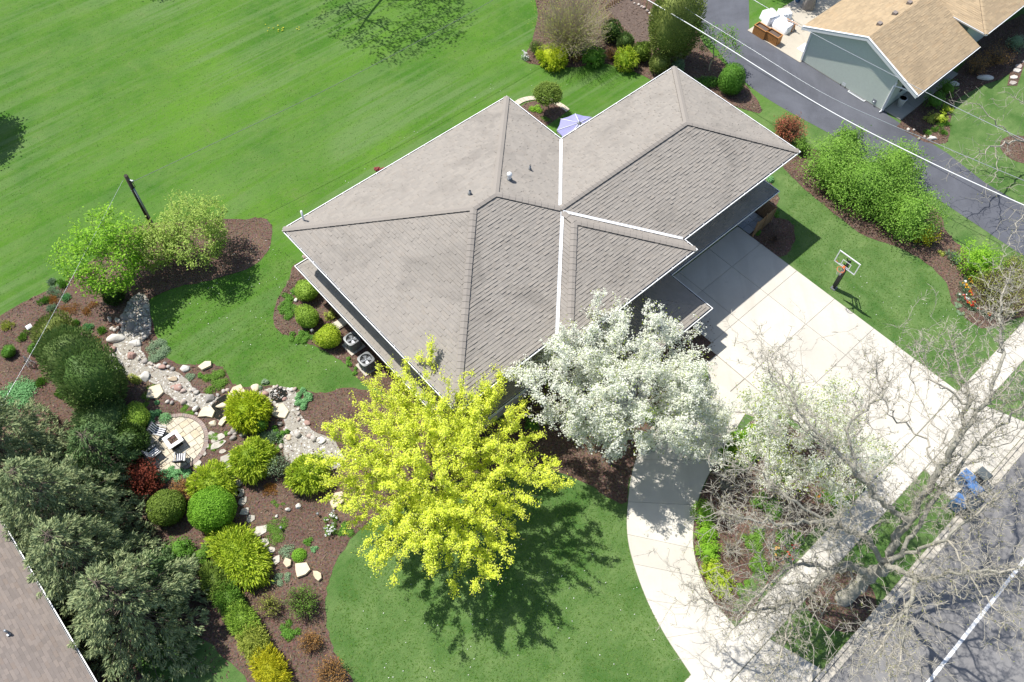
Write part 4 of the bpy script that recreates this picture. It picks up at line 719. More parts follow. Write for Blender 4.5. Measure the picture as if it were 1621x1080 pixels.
def cushion(name, label, px, py, wpx, hpx, leaf, n=500, L=.07, hz=.28, cat='plant', group=None, kind='leaf', flowers=None, patches=None):
    """low perennial: a mound (or several) of leaves on the ground"""
    k = mpp(px, py); base = P(px, py); mb = MB(); rx, ry = wpx*k/2, hpx*k/2/.85; hh = min(rx, ry)*2*hz
    m_ = patches or max(4, int(rx*ry*30)); a = rng.random(m_)*6.28; rr = np.sqrt(rng.random(m_))*.85; cc = np.c_[np.cos(a)*rr*rx, np.sin(a)*rr*ry, np.zeros(m_)]; i = rng.integers(m_, size=n); s_ = min(rx, ry)*(.75 if m_ < 5 else .42); n = int(n*1.7)
    i = rng.integers(m_, size=n)
    if m_ == 1: cc[:] = 0; s_ = min(rx, ry)*.95
    off = unit(n)*np.array([s_, s_, hh]); off[:, 2] = np.abs(off[:, 2]); p = base+cc[i]+off*(.5+.5*rng.random((n, 1)))+[0, 0, .03]
    if kind == 'blade': blades(mb, p*[1, 1, .2]+[0, 0, .02], off/np.array([s_, s_, max(hh, .05)])+[0, 0, .8]+.3*unit(n), L*2.6, L*.5, .2)
    else: leaf_quads(mb, p, off/np.array([s_, s_, max(hh, .05)])+[0, 0, .6]+.6*unit(n), L, L*.65)
    if flowers:
        o = empty(name, base, label, cat, group); mb.build('foliage', LM[leaf], o)
        for fl, nf in flowers:
            m2 = MB(); j = rng.integers(m_, size=nf); c = base+cc[j]+np.c_[rng.normal(0, s_*.5, (nf, 2)), np.full(nf, hh+.12)]
            for q in range(5): leaf_quads(m2, c+rng.normal(0, .025, (nf, 3)), unit(nf)+[0, 0, .5], .11, .09)
            m2.build('blossom', LM[fl], o)
        return o
    o = mb.build(name, LM[leaf], None, base); return tag(o, label, cat, group)
def grow(tips, base, init=None, step=.45, bias=.35, wander=.1, droop=0.):
    """branches reaching every tip: each tip joins the nearest branch already there. returns nodes, parents, radii-by-pipe"""
    pos = [np.asarray(base, float)]; par = [-1]; dep = [0.]
    for pts in (init or []):
        j = pts[0] if isinstance(pts[0], int) else 0
        prev = j
        if not isinstance(pts[0], int): d = np.linalg.norm(np.array(pos)-pts[0], axis=1); prev = int(d.argmin())
        for p in pts[1:]:
            a = pos[prev]; p = np.asarray(p, float); L = np.linalg.norm(p-a); m_ = max(1, int(L/step))
            for k in range(1, m_+1):
                q_ = a+(p-a)*k/m_; 
                if k < m_: q_ = q_+rng.normal(0, wander*.35, 3)
                pos.append(q_); par.append(prev); dep.append(dep[prev]+L/m_); prev = len(pos)-1
    cap_ = len(tips)*12+len(pos)+10; A = np.zeros((cap_, 3)); A[:len(pos)] = pos; Dp = np.zeros(cap_); Dp[:len(pos)] = dep; n = len(pos); par = list(par)
    order = np.argsort(np.linalg.norm(tips-A[max(0, n-1)] if not init else tips-np.asarray(base), axis=1)); ends = []
    for ti in order:
        tp = tips[ti]; d = np.linalg.norm(A[:n]-tp, axis=1); i = int((d+bias*Dp[:n]*.35).argmin()); L = d[i]
        if L < .05: continue
        m_ = min(8, max(1, int(L/step))); a = A[i].copy(); prev = i; side_ = rng.normal(0, wander*L*.5, 3)
        for k in range(1, m_+1):
            t = k/m_; q_ = a+(tp-a)*t+side_*math.sin(math.pi*t)-np.array([0, 0, droop*L*math.sin(math.pi*t)])
            A[n] = q_; par.append(prev); Dp[n] = Dp[prev]+L/m_; prev = n; n += 1
        ends.append(prev)
    return A[:n], np.array(par), np.array(ends)
def radii(par, r0=.006, e=2.3, rmax=.4):
    n = len(par); S = np.zeros(n); ch = np.bincount(par[par >= 0], minlength=n)
    S[ch == 0] = r0**e
    for i in range(n-1, 0, -1): S[par[i]] += S[i]
    return np.minimum(S**(1/e), rmax)
def branch_mesh(A, par, R, lo=None):
    mb = MB(); idx = np.nonzero(par >= 0)[0]
    for sel, k in ((idx[R[idx] > .035], 8), (idx[R[idx] <= .035], 4 if len(idx) < 9000 else 3)):
        if len(sel) == 0: continue
        p0, p1 = A[par[sel]], A[sel]; r0, r1 = np.minimum(R[par[sel]], R[sel]*1.35), R[sel]; t = nrm(p1-p0); u = np.cross(t, np.where(np.abs(t[:, 2:]) < .9, [[0, 0, 1.]], [[1., 0, 0]])); u = nrm(u); v = np.cross(t, u); a = 2*np.pi*np.arange(k)/k
        ring_ = u[:, None]*np.cos(a)[None, :, None]+v[:, None]*np.sin(a)[None, :, None]
        e = (t*np.minimum(r1, .3)[:, None]*.4)[:, None]
        V = np.concatenate([p0[:, None]-e+ring_*r0[:, None, None], p1[:, None]+e*.5+ring_*r1[:, None, None]], 1); m_ = len(sel); j = np.arange(k)
        F = np.stack([j, (j+1) % k, k+(j+1) % k, k+j], 1)[None]+(2*k*np.arange(m_))[:, None, None]; mb.add(V, F.reshape(-1, 4), True)
    return mb
def clustered(n, m_, c, rx, ry, rz, f, inner, low, sd, rad=0.):
    cc = crown_tips(m_, c, rx*.93, ry*.93, rz*.93, f, inner, low); i = rng.integers(len(cc), size=n); d = nrm(cc-(c-np.array([0, 0, rz*.75]))); return cc[i]-d[i]*(rad*rng.random((n, 1))**1.3)+rng.normal(0, sd, (n, 3))*[1, 1, .7]
def crown_tips(n, c, rx, ry, rz, f=None, inner=.35, low=-.6):
    d = unit(int(n*2)); d = d[d[:, 2] > low][:n]; r = (inner**3+(1-inner**3)*rng.random(len(d)))**(1/3); 
    if f is not None: r = r*f(d)
    return c+d*np.array([rx, ry, rz])*r[:, None]
# ------------------------------------------------------------------ trees
def leafy_tree(name, label, cat, base, c, rx, ry, rz, n, per, leaf, bark, L=.13, clump=.3, f=None, init=None, r0=.008, second=None, inner=.45, low=-.6, ball=False, rmax=.3, group=None, kind=None, droop=0., quads=6, clus=None, back_n=1):
    o = empty(name, base, label, cat, group); tips = crown_tips(n, np.asarray(c, float), rx, ry, rz, f, inner, low) if clus is None else clustered(n, clus[0], np.asarray(c, float), rx, ry, rz, f, inner, low, *clus[1:]); tips[:, 2] = np.maximum(tips[:, 2], .35)
    A, par, ends = grow(tips, base, init or [[0, base+(c-base)*np.array([.15, .15, .45])]], droop=droop); R = radii(par, r0, 2.35, rmax); branch_mesh(A, par, R).build('trunk', bark, o)
    i = np.repeat(ends, per)
    for _ in range(back_n-1): hop = rng.random(len(i)) < .6; i = np.where(hop & (par[i] > 0) & (R[i] < .03), np.maximum(par[i], 1), i)
    back = A[par[i]]
    t = rng.random((len(i), 1))**.7; p = back+(A[i]-back)*t+rng.normal(0, clump, (len(i), 3)); mb = MB()
    if ball:
        cc = np.repeat(p, quads, 0); d = unit(len(cc)); leaf_quads(mb, cc+d*.065*(1+.6*rng.random((len(cc), 1))), d*.6+np.array([-.2, .12, .75])+.3*unit(len(cc)), L, L*.85)
    else: leaf_quads(mb, p, np.array([-.25, .15, .8])+.7*unit(len(p)), L, L*.72)
    mb.build('crown', LM[leaf], o)
    if second:
        m2 = MB(); j = rng.choice(ends, second[1]); q_ = A[j]+rng.normal(0, clump*1.1, (len(j), 3)); leaf_quads(m2, q_, np.array([0, 0, .4])+.8*unit(len(q_)), second[2], second[2]*.55); m2.build(second[3], LM[second[0]], o)
    return o
V3 = lambda x, y, z: np.array([x, y, z], float)
# chartreuse maple
mb_ = P(702, 802); MC = mb_+V3(-.1, .1, 5.4)
limbs = []
for k in range(15):
    a = k*.42*2+rng.normal(0, .12); limbs.append([mb_+V3(0, 0, 1.7+.12*k), mb_+V3(1.7*math.cos(a), 1.7*math.sin(a), 3.2+.15*k), MC+V3(2.9*math.cos(a+.1), 2.9*math.sin(a+.1), -.6+.55*(k % 5)), MC+V3(4.9*math.cos(a+.15), 4.9*math.sin(a+.15), -1.3+.8*(k % 4))])
limbs = [[0, mb_+V3(.02, .05, 1.8), mb_+V3(-.05, .05, 3.4), mb_+V3(-.1, .15, 5.8), mb_+V3(.1, .1, 7.4)]]+limbs
leafy_tree('maple_tree', 'large spreading maple with bright chartreuse spring leaves at the front corner of the house', 'tree', mb_, MC, 6.3, 6.3, 4.1, 4600, 31, 'maple', M['bark'], .084, .085, lobes(34, .3, .0), limbs, .007, None, .32, -.7, droop=.05, clus=(400, .17, 1.9), back_n=3)
# white blossoming pears
pb = P(965, 735); c_ = pb+V3(.5, 1.0, 5.9)
limbs = [[0, pb+V3(.05, .1, 1.6), pb+V3(.2, .1, 4), pb+V3(.4, .2, 7)]]+[[pb+V3(.05, .1, 1.3+.2*k), pb+V3(1.5*math.cos(k*1.05), 1.5*math.sin(k*1.05), 3.2), c_+V3(3*math.cos(k*1.05+.2), 3*math.sin(k*1.05+.2), .5+.4*(k % 3))] for k in range(6)]
leafy_tree('pear_tree', 'largest white blossoming pear tree, in the mulch bed before the entrance', 'tree', pb, c_+V3(-.55, .9, .0), 5.5, 5.0, 3.9, 1700, 9, 'pear', M['bark'], .078, .14, lobes(18, .4, .1), limbs, .008, ('pearleaf', 7500, .09, 'young_leaves'), .45, -.65, True, clus=(210, .24, .9), back_n=2)
pb = P(1082, 712); c_ = pb+V3(.1, .1, 3.5)
leafy_tree('pear_tree', 'smaller white blossoming pear tree leaning over the curved concrete drive beside the largest one', 'tree', pb, c_, 2.7, 2.75, 2.2, 560, 9, 'pear', M['bark'], .075, .14, lobes(10, .35, .1), None, .007, ('pearleaf', 2000, .09, 'young_leaves'), .4, -.6, True, clus=(80, .24, .7), back_n=2)
pb = P(1215, 770); c_ = pb+V3(.9, 1.1, 4.6)
leafy_tree('pear_tree', 'sparse white blossoming pear tree rising from the planted island under the bare tree', 'tree', pb, c_, 4.1, 4.0, 3.0, 800, 7, 'pear', M['lichen'], .075, .17, lobes(14, .4, .1), None, .008, ('pearleaf', 6500, .11, 'young_leaves'), .4, -.6, True, clus=(95, .3, .8), back_n=2)
# two leafing trees in the left bed
tb = P(205, 468); c_ = tb+V3(-.5, .7, 3.0)
leafy_tree('young_tree', 'bright green leafing tree in the mulch bed left of the utility pole', 'tree', tb, c_, 2.35, 2.9, 2.3, 420, 18, 'bright', M['bark'], .16, .2, lobes(11, .5, .1), None, .008, None, .35, -.7)
tb = P(330, 420); c_ = tb+V3(-.2, .6, 2.5)
leafy_tree('leafing_shrub', 'broad pale green leafing shrub with many upright shoots right of the utility pole', 'shrub', tb, c_, 2.2, 2.3, 2.3, 480, 17, 'pale', M['brown_twig'], .13, .16, lobes(14, .4, .3), None, .007, None, .3, -.6)
tb = P(258, 432); c_ = tb+V3(-.1, .4, 2.1)
leafy_tree('leafing_shrub', 'smaller pale green leafing shrub at the foot of the utility pole', 'shrub', tb, c_, 1.7, 1.8, 1.9, 320, 17, 'pale', M['brown_twig'], .13, .15, lobes(9, .4, .3), None, .007, None, .3, -.6)
# the bare trees
def limb(*pts): return [P(x, y, z) for x, y, z in pts]
tb = P(1335, 948)
L0 = [[0]+limb((1352, 934, 1.1), (1376, 914, 2.4), (1402, 892, 3.8), (1428, 878, 5))]
L0 += [limb((1376, 914, 2.4), (1345, 893, 4.2), (1322, 899, 4.8), (1290, 925, 5.0), (1257, 953, 4.9), (1200, 966, 5.0), (1148, 964, 5.3), (1110, 945, 5.5), (1083, 925, 5.6)), limb((1322, 899, 4.8), (1270, 892, 5.6), (1233, 911, 6), (1190, 950, 6.2), (1165, 990, 6.1)), limb((1257, 953, 4.9), (1250, 985, 5), (1243, 1015, 5.2), (1233, 1050, 5.4), (1215, 1075, 5.6))]
L0 += [limb((1402, 892, 3.8), (1450, 915, 6), (1490, 912, 7.5), (1545, 905, 9), (1600, 902, 10), (1660, 890, 11)), limb((1450, 915, 6), (1435, 960, 7.2), (1428, 1020, 8), (1420, 1085, 8.8)), limb((1435, 960, 7.2), (1400, 1010, 7.5), (1370, 1060, 8))]
L0 += [limb((1402, 892, 3.8), (1440, 822, 6.3), (1476, 760, 8.6), (1510, 705, 10.4), (1560, 640, 12), (1625, 585, 13.5)), limb((1428, 878, 5), (1472, 800, 7.6), (1530, 722, 10.2), (1600, 655, 12), (1660, 600, 13.5)), limb((1510, 705, 10.4), (1535, 640, 11.2), (1515, 570, 11.8), (1500, 520, 12.2)), limb((1440, 822, 6.3), (1400, 800, 7.5), (1352, 742, 9), (1300, 692, 10), (1262, 650, 10.6), (1235, 595, 11), (1205, 545, 11.3)), limb((1352, 742, 9), (1340, 680, 10), (1400, 620, 11), (1370, 560, 11.4))]
L0 += [limb((1402, 892, 3.8), (1370, 850, 6.2), (1310, 825, 7.8), (1230, 832, 8.6), (1160, 815, 9.2), (1115, 795, 9.6)), limb((1310, 825, 7.8), (1250, 790, 8.8), (1190, 740, 9.6), (1150, 745, 10)), limb((1428, 878, 5), (1500, 855, 8), (1560, 800, 10), (1620, 760, 11.5)), limb((1500, 855, 8), (1570, 960, 9.5), (1620, 1000, 10)), limb((1560, 640, 12), (1590, 560, 12.6), (1580, 500, 13), (1600, 430, 13.4)), limb((1535, 640, 11.2), (1470, 600, 11.8), (1450, 545, 12))]
pts = np.vstack([np.array([q_ for q_ in l if not isinstance(q_, int)])[1:] for l in L0[1:]])
seg = []
for l in L0[1:]:
    for a, c in zip(l[1:-1], l[2:]): m_ = int(np.linalg.norm(c-a)/.12); seg.append(a+(c-a)*rng.random((m_, 1)))
seg = np.vstack(seg); tips = seg[rng.integers(len(seg), size=7600)]+rng.normal(0, 1, (7600, 3))*np.array([1., 1., .85])*(.2+.95*rng.random((7600, 1)))
tips = tips[tips[:, 2] > 2.2]
o = empty('bare_tree', tb, 'large bare tree with pale lichen covered limbs leaning over the street kerb', 'tree')
A, par, ends = grow(tips, tb, L0, .4, .3, .22); R = radii(par, .0075, 2.06, .56)
big = R > .045; R[0] = R[1]*1.35
idx = np.arange(len(par)); 
mk = lambda sel: branch_mesh(A, np.where(sel, par, -1), R)
mk(big).build('trunk', M['lichen'], o); mk(~big).build('crown', M['twig'], o)
tw = MB(); thin = np.nonzero((R < .03) & (par > 0))[0]; j = rng.choice(thin, 42000); t = rng.random((len(j), 1)); d = nrm(A[j]-A[par[j]]+1e-6)
blades(tw, A[par[j]]+(A[j]-A[par[j]])*t, d+.9*unit(len(j)), .26, .018, 0.); tw.build('twiglets', M['twig'], o, kind='stuff')
m2 = MB(); j = rng.choice(ends, 5200); leaf_quads(m2, A[j]+rng.normal(0, .06, (len(j), 3)), unit(len(j)), .07, .05); m2.build('buds', LM['bud'], o, kind='stuff')
tb = P(1633, 243); L1 = [[0]+limb((1648, 225, 1.6), (1660, 205, 3)), limb((1648, 225, 1.6), (1610, 222, 2.8), (1575, 232, 3.6), (1540, 252, 4), (1505, 262, 4.3)), limb((1610, 222, 2.8), (1575, 190, 4.2), (1550, 165, 4.8), (1510, 160, 5)), limb((1660, 205, 3), (1625, 165, 5), (1590, 145, 5.8)), limb((1575, 232, 3.6), (1580, 270, 3.6), (1560, 300, 3.6)), limb((1648, 225, 1.6), (1650, 290, 3), (1620, 340, 3.4), (1590, 400, 3.4))]
seg = np.vstack([a+(c-a)*rng.random((int(np.linalg.norm(c-a)/.1), 1)) for l in L1[1:] for a, c in zip(l[1:-1], l[2:])]); tips = seg[rng.integers(len(seg), size=620)]+rng.normal(0, .55, (620, 3)); tips = tips[tips[:, 2] > 1]
o = empty('bare_tree', tb, 'small bare tree in a mulch ring on the neighbour\'s lawn beyond the asphalt drive', 'tree'); A, par, ends = grow(tips, tb, L1, .4, .3, .2); R = radii(par, .008, 2.4, .14); branch_mesh(A, par, R).build('trunk', M['twig'], o)
m2 = MB(); j = rng.choice(ends, 700); leaf_quads(m2, A[j]+rng.normal(0, .06, (len(j), 3)), unit(len(j)), .06, .045); m2.build('buds', LM['bud'], o, kind='stuff')
# trees just outside the frame whose shadows lie on the lawn and the neighbour's patio
def shade_tree(base, hgt, r, n, per, leaf, label, bark='bark', L=.2):
    c_ = base+V3(0, 0, hgt); leafy_tree('shade_tree', label, 'tree', base, c_, r, r, r*.75, n, per, leaf, M[bark], L, .3, lobes(10, .4), None, .012, None, .3, -.5)
shade_tree(P(545, -24), 10.5, 6.6, 620, 5, 'green', 'tree above the top edge whose branching shadow falls on the back lawn')
shade_tree(P(-75, 200), 5.6, 2.7, 380, 24, 'hemlock', 'dense tree left of the picture whose shadow reaches the back lawn')
shade_tree(P(215, -60), 6.5, 3.2, 260, 16, 'green', 'tree above the far back lawn casting a small shadow at the top edge')
shade_tree(P(1190, -45), 8.5, 3.8, 420, 14, 'green', 'tree shading the neighbour\'s concrete patio and drive with dappled light')
# conifers: whorls of drooping boughs carrying tufts of needles
def conifer(label, base, hgt, r, leaf, whorl=.26, dens=1., group='big conifers by the lower left house', taper=.75, L=.2, per=17):
    o = empty('spruce_tree', base, label, 'tree', group); tr = MB(); tr.tube([base, base+V3(0, 0, hgt*.5), base+V3(.05, 0, hgt*.97)], [r*.06, r*.04, .02], 8); bp = []; bd = []
    z = .35; k = 0
    while z < hgt-.2:
        u = z/hgt; Lb = r*min(1, (1-u)**taper*1.02+.04); n = max(4, int(6.5*dens)); k += 1
        for i in range(n):
            a = 2*math.pi*(i+.37*k)/n+rng.normal(0, .22); Lk = Lb*(.72+.42*rng.random()); d = np.array([math.cos(a), math.sin(a), 0]); up = .25*(u-.25); s0 = base+V3(0, 0, z)
            def at(t): return s0+d*Lk*t+np.array([0, 0, Lk*(up*t-.30*t*t+.12*max(0, t-.7))])
            tr.tube([at(0), at(.45), at(.92)], [.03, .02, .008], 4, False)
            m_ = max(3, int(Lk*4.6)); t = .18+.85*np.sqrt(rng.random(m_)); side_ = np.array([-d[1], d[0], 0])
            for tt in t:
                w_ = rng.normal()*.22*Lk*(1.15-tt); q_ = at(tt)+side_*w_+[0, 0, rng.normal(0, .05)-.12*abs(w_)]; bp.append(q_); bd.append(d*.9+side_*np.sign(w_)*min(.9, abs(w_)*2.5)+np.array([0, 0, -.12]))
        z += whorl*(.8+.4*rng.random())
    bp, bd = np.repeat(np.array(bp), per, 0), np.repeat(np.array(bd), per, 0); n = len(bp); mb = MB()
    blades(mb, bp+rng.normal(0, .075, (n, 3)), bd+.62*unit(n)+[0, 0, .12], L*1.1, .062, .22); tr.build('trunk', M['bark'], o); mb.build('crown', LM[leaf], o); return o
conifer('olive green spruce nearest the camera with its boughs over the lower left shingle roof', P(238, 984), 7.2, 4.0, 'spruce')
conifer('tall spruce at the left edge overhanging the white gutter of the lower left house', P(138, 842), 8.4, 3.9, 'spruce')
conifer('spruce at the far left behind the round patio, topmost of the big conifers', P(50, 752), 8, 4.0, 'spruce')
conifer('spruce filling the middle of the row between the tall one and the nearest one', P(172, 918), 7.4, 3.5, 'spruce')
conifer('darker green hemlock squeezed between the big spruces and the striped patio chairs', P(186, 748), 5.2, 2.2, 'hemlock', .24, 1., None, .6, .17)
conifer('ragged young spruce standing in the shade between the spruces and the yellow hedge', P(268, 930), 4.2, 1.8, 'hemlock', .26, .8, None)
# ------------------------------------------------------------------ shrubs of the left garden
S = shrub
S('arborvitae', 'rearmost olive topped arborvitae of the row left of the creek, beside the post lantern', 92, 532, 62, None, 'needle', 'arbol', 3600, .11, 1.15, 'arborvitae row', 'evergreen', lobe=(16, .3))
S('arborvitae', 'middle arborvitae of the row left of the creek', 112, 567, 80, None, 'needle', 'arb', 5200, .12, 1.25, 'arborvitae row', 'evergreen', lobe=(20, .3))
S('arborvitae', 'largest dark green arborvitae of the row, nearest the creek gravel', 150, 604, 92, None, 'needle', 'arb', 6800, .12, 1.3, 'arborvitae row', 'evergreen', lobe=(22, .3))
S('yew_shrub', 'dark spreading yew between the arborvitae and the big spruces', 165, 662, 78, None, 'needle', 'hemlock', 3800, .12, .8, None, 'evergreen')
S('yew_shrub', 'dark green yew behind the striped chairs left of the round patio', 203, 700, 60, None, 'needle', 'yew', 3000, .12, .8, None, 'evergreen')
S('clipped_shrub', 'light olive rounded shrub at the back edge of the round patio', 212, 662, 50, None, 'clip', 'box', 2400, .08, .75)
S('dark_evergreen_shrub', 'small dark evergreen under the bright green tree at the creek head', 180, 468, 34, None, 'needle', 'yew', 1500, .1, .8, None, 'evergreen')
for x, y, lab in ((14, 557, 'round dark boxwood at the far left, left of the wire trellis'), (57, 553, 'round dark boxwood between the wire trellis and the arborvitae')): S('boxwood', lab, x, y, 22, None, 'clip', 'green', 700, .07, .75, 'pair of small boxwoods')
for i, (x, y, w_, lab) in enumerate([(240, 658, 18, 'left of the low blue green mounds behind the striped chair'), (250, 654, 13, 'smallest of the low blue green mounds behind the patio'), (263, 664, 24, 'largest blue green mound touching the patio edge'), (238, 670, 17, 'blue green mound right behind the black chair back'), (249, 638, 9, 'tiny green mound below the broad cream slab')]):
    cushion('mounded_perennial', lab, x, y, w_, w_*.85, 'mint', 420, .06, .45, group='blue green mounds', patches=1)
S('gold_cypress', 'rounded golden cypress overhanging the pond', 393, 651, 60, None, 'spray', 'gold', 5600, .13, .72, 'golden cypresses', 'evergreen', lobe=(14, .3))
S('boxwood', 'small dark green ball in front of the pond side golden cypress', 411, 672, 30, None, 'clip', 'green', 1500, .07, .85)
S('gold_cypress', 'feathery yellow green cypress between the stepping stones and the grey bush', 399, 728, 60, None, 'spray', 'lime', 5600, .13, .75, 'golden cypresses', 'evergreen', lobe=(14, .32))
S('lime_cypress', 'lime green cypress half hidden by the left edge of the yellow maple', 487, 748, 56, None, 'spray', 'lime', 3800, .13, .75, 'golden cypresses', 'evergreen', lobe=(14, .3))
S('grey_green_bush', 'grey green wispy bush between two lime green cypresses', 440, 738, 42, None, 'twig', 'dusty', 1500, .07, .8)
S('gold_cypress', 'golden cypress directly behind the vivid green ball', 336, 766, 62, None, 'spray', 'lime', 3800, .13, .7, 'golden cypresses', 'evergreen', lobe=(14, .3))
S('clipped_ball', 'vivid light green clipped ball, largest of the two balls', 336, 808, 71, None, 'clip', 'vivid', 6500, .085, .88, 'clipped balls', lobe=(14, .12))
S('clipped_ball', 'olive green clipped ball left of the vivid one', 264, 805, 55, None, 'clip', 'olive', 5600, .08, .92, 'clipped balls', lobe=(14, .12))
S('red_japanese_maple', 'dark red weeping maple squeezed between spruce and patio', 226, 760, 60, None, 'leafy', 'red', 2600, .1, .9, None, 'shrub', lobe=(12, .4))
S('rusty_grass', 'rusty brown feathery bush behind the olive ball', 289, 776, 46, None, 'twig', 'rust', 1600, .07, .6)
S('low_juniper', 'long feathery yellow green juniper along the stepping stones', 378, 878, 108, None, 'spray', 'lime', 7500, .14, .30, None, 'evergreen', lobe=(18, .22), asp=1.75, rot=-.72)
hd_ = P(428, 1060)-P(341, 921); HR = math.atan2(hd_[1], hd_[0])
for i, (x, y, w_, lf, lab) in enumerate([(341, 921, 60, 'olive', 'darkest uppermost section of the long lower hedge'), (362, 948, 60, 'moss', 'second section of the long lower hedge from its dark upper end'), (383, 982, 62, 'box', 'middle section of the long lower hedge with scattered yellow tips'), (402, 1018, 64, 'spirea', 'yellow green section of the long lower hedge before its end'), (428, 1060, 72, 'yellow', 'bright yellow lowest section of the long lower hedge')]):
    S('hedge_shrub', lab, x, y, w_*1.12, None, 'spray', lf, 5200, .09, .5, 'long lower hedge', lobe=(12, .16), asp=2.0, rot=HR)
S('hedge_shrub', 'bright yellow sprig on the flank of the dark hedge section', 366, 919, 20, None, 'leafy', 'yellow', 420, .09, .9, 'long lower hedge')
S('dark_bush', 'dark green bush in spruce shade above the long lower hedge', 284, 868, 44, None, 'leafy', 'green', 1100, .1, .7); S('dark_bush', 'low dark bush under the vivid ball beside the spruces', 318, 878, 34, None, 'leafy', 'moss', 700, .1, .6)
S('open_bush', 'pale olive open bush in the mulch below the feathery juniper', 426, 958, 42, None, 'twig', 'spirea', 900, .06, .8); S('open_bush', 'darker olive open bush right of the pale olive one', 477, 953, 56, None, 'twig', 'moss', 1900, .07, .75)
S('rusty_bush', 'orange brown bush near the left edge of the front lawn', 492, 1016, 42, None, 'twig', 'rust', 1300, .06, .6); S('rusty_bush', 'rust coloured bush at the bottom edge left of the front lawn', 524, 1066, 62, None, 'twig', 'rust', 1700, .07, .55)
C = cushion
C('cushion_plant', 'vivid green cushion plant above the large jagged flagstone', 474, 880, 26, 26, 'vivid', 1300, .06, .35, patches=1)
C('ground_cover', 'fresh green ground cover between the two open bushes', 460, 1000, 36, 30, 'green', 700, .07, .12); C('ground_cover', 'pale creeping cover beside the stepping stones by the white stones', 437, 840, 40, 44, 'moss', 1300, .05, .06); C('ground_cover', 'grey green creeping cover below the feathery juniper', 450, 920, 42, 22, 'dusty', 600, .06, .1)
C('ground_cover', 'grey green cover behind the vivid cushion plant', 455, 872, 24, 18, 'dusty', 320, .06, .12); C('white_flower_clump', 'clump of white flowering perennials in open mulch near the maple', 524, 832, 26, 36, 'moss', 420, .07, .25, flowers=[('white', 26)]); C('ground_cover', 'light green patch at the lawn edge under the maple', 548, 840, 26, 18, 'green', 420, .07, .1)
C('perennial_clump', 'small dark perennial above the vivid cushion plant', 487, 858, 14, 12, 'green', 160, .07, .3); C('perennial_clump', 'small blue green perennial right of the vivid cushion plant', 498, 868, 11, 10, 'mint', 120, .06, .3)
C('dry_grass_tuft', 'dry tan grass tuft in the mulch under the grey green bush', 428, 777, 32, 20, 'rust', 380, .06, .25, kind='blade'); C('ground_cover', 'thin dry cover in the mulch above the white twin stones', 440, 797, 24, 10, 'moss', 160, .05, .08)
C('hosta_clump', 'variegated white green hosta clump beside the gold cypress', 426, 696, 34, 24, 'dusty', 420, .13, .25, kind='blade'); C('green_perennial', 'fresh green perennial right above the hosta clump', 443, 684, 28, 20, 'green', 520, .08, .3); C('moss_patch', 'bright moss on the bank right of the hosta clump', 441, 702, 14, 26, 'moss', 500, .05, .12)
C('low_juniper', 'grey green juniper by the ledge slab above the pond', 419, 610, 26, 16, 'dusty', 700, .08, .25, 'evergreen'); C('low_juniper', 'blue green creeping juniper right of the right creek', 482, 632, 26, 42, 'mint', 1500, .08, .22, 'evergreen'); C('low_juniper', 'grey green rockery juniper beside the upper creek', 250, 556, 42, 34, 'dusty', 1700, .07, .16, 'evergreen')
C('rockery_moss', 'mossy green cover on the rock garden tongue under the lawn', 340, 605, 44, 34, 'moss', 2200, .06, .12); C('rockery_plant', 'bright green rosettes on the rock garden tongue', 322, 593, 28, 14, 'green', 700, .07, .2); C('blue_flower_clump', 'bluish flowering clump at the tip of the rock garden tongue', 300, 599, 16, 12, 'dusty', 300, .06, .25); C('rockery_moss', 'mossy patch between the stepping stones by the round patio', 347, 693, 38, 20, 'moss', 1300, .05, .07)
C('rockery_moss', 'moss rim around the long stepping stone near the pond', 334, 706, 34, 12, 'moss', 700, .05, .07); C('rockery_moss', 'moss beside the path stones below the round patio', 356, 744, 22, 34, 'moss', 800, .05, .07); C('thin_moss', 'thin moss on the bank left of the pond', 295, 655, 26, 24, 'moss', 700, .05, .05); C('thin_moss', 'thin moss by the white boulder on the left bank', 236, 625, 26, 40, 'moss', 800, .05, .05)
C('yellow_perennial', 'yellow green perennial by the white boulder on the left bank', 213, 602, 20, 18, 'spirea', 420, .07, .4); C('ground_cover', 'blue green ground cover under the round patio\'s lower edge', 262, 752, 60, 26, 'mint', 1700, .08, .2); C('ground_cover', 'mint green cover between rusty bush and golden cypress', 296, 748, 26, 22, 'mint', 600, .08, .2)
C('ground_cover', 'wide grey green ground cover at the left edge above the spruces', 22, 626, 70, 50, 'mint', 2600, .09, .12)
for x, y, w_, lf, lab in ((65, 607, 13, 'green', 'small green perennial in open mulch right of the trellis'), (98, 622, 14, 'green', 'small green perennial beside the arborvitae row'), (13, 516, 14, 'spirea', 'yellowish tuft left of the post lantern'), (36, 535, 22, 'moss', 'low sprawling green plant below the post lantern'), (120, 513, 7, 'green', 'tiny green sprout left of the stone pile'), (139, 520, 12, 'mint', 'slender blue green plant left of the stone pile'), (160, 526, 10, 'green', 'tiny green plant touching the stone pile'), (86, 464, 24, 'dusty', 'dark iris clump nearest the utility pole trees'), (104, 450, 22, 'green', 'green iris clump at the back of the left bed'), (70, 478, 14, 'green', 'green clump on the lawn side of the left bed'), (82, 490, 13, 'dusty', 'grey green clump below the iris clumps'), (106, 472, 11, 'mint', 'small mint clump between the iris clumps'), (81, 447, 9, 'dusty', 'tiny tuft at the lawn edge of the left bed')):
    C('perennial_clump', lab, x, y, w_, w_*.8, lf, 220, .08, .35, kind='blade')
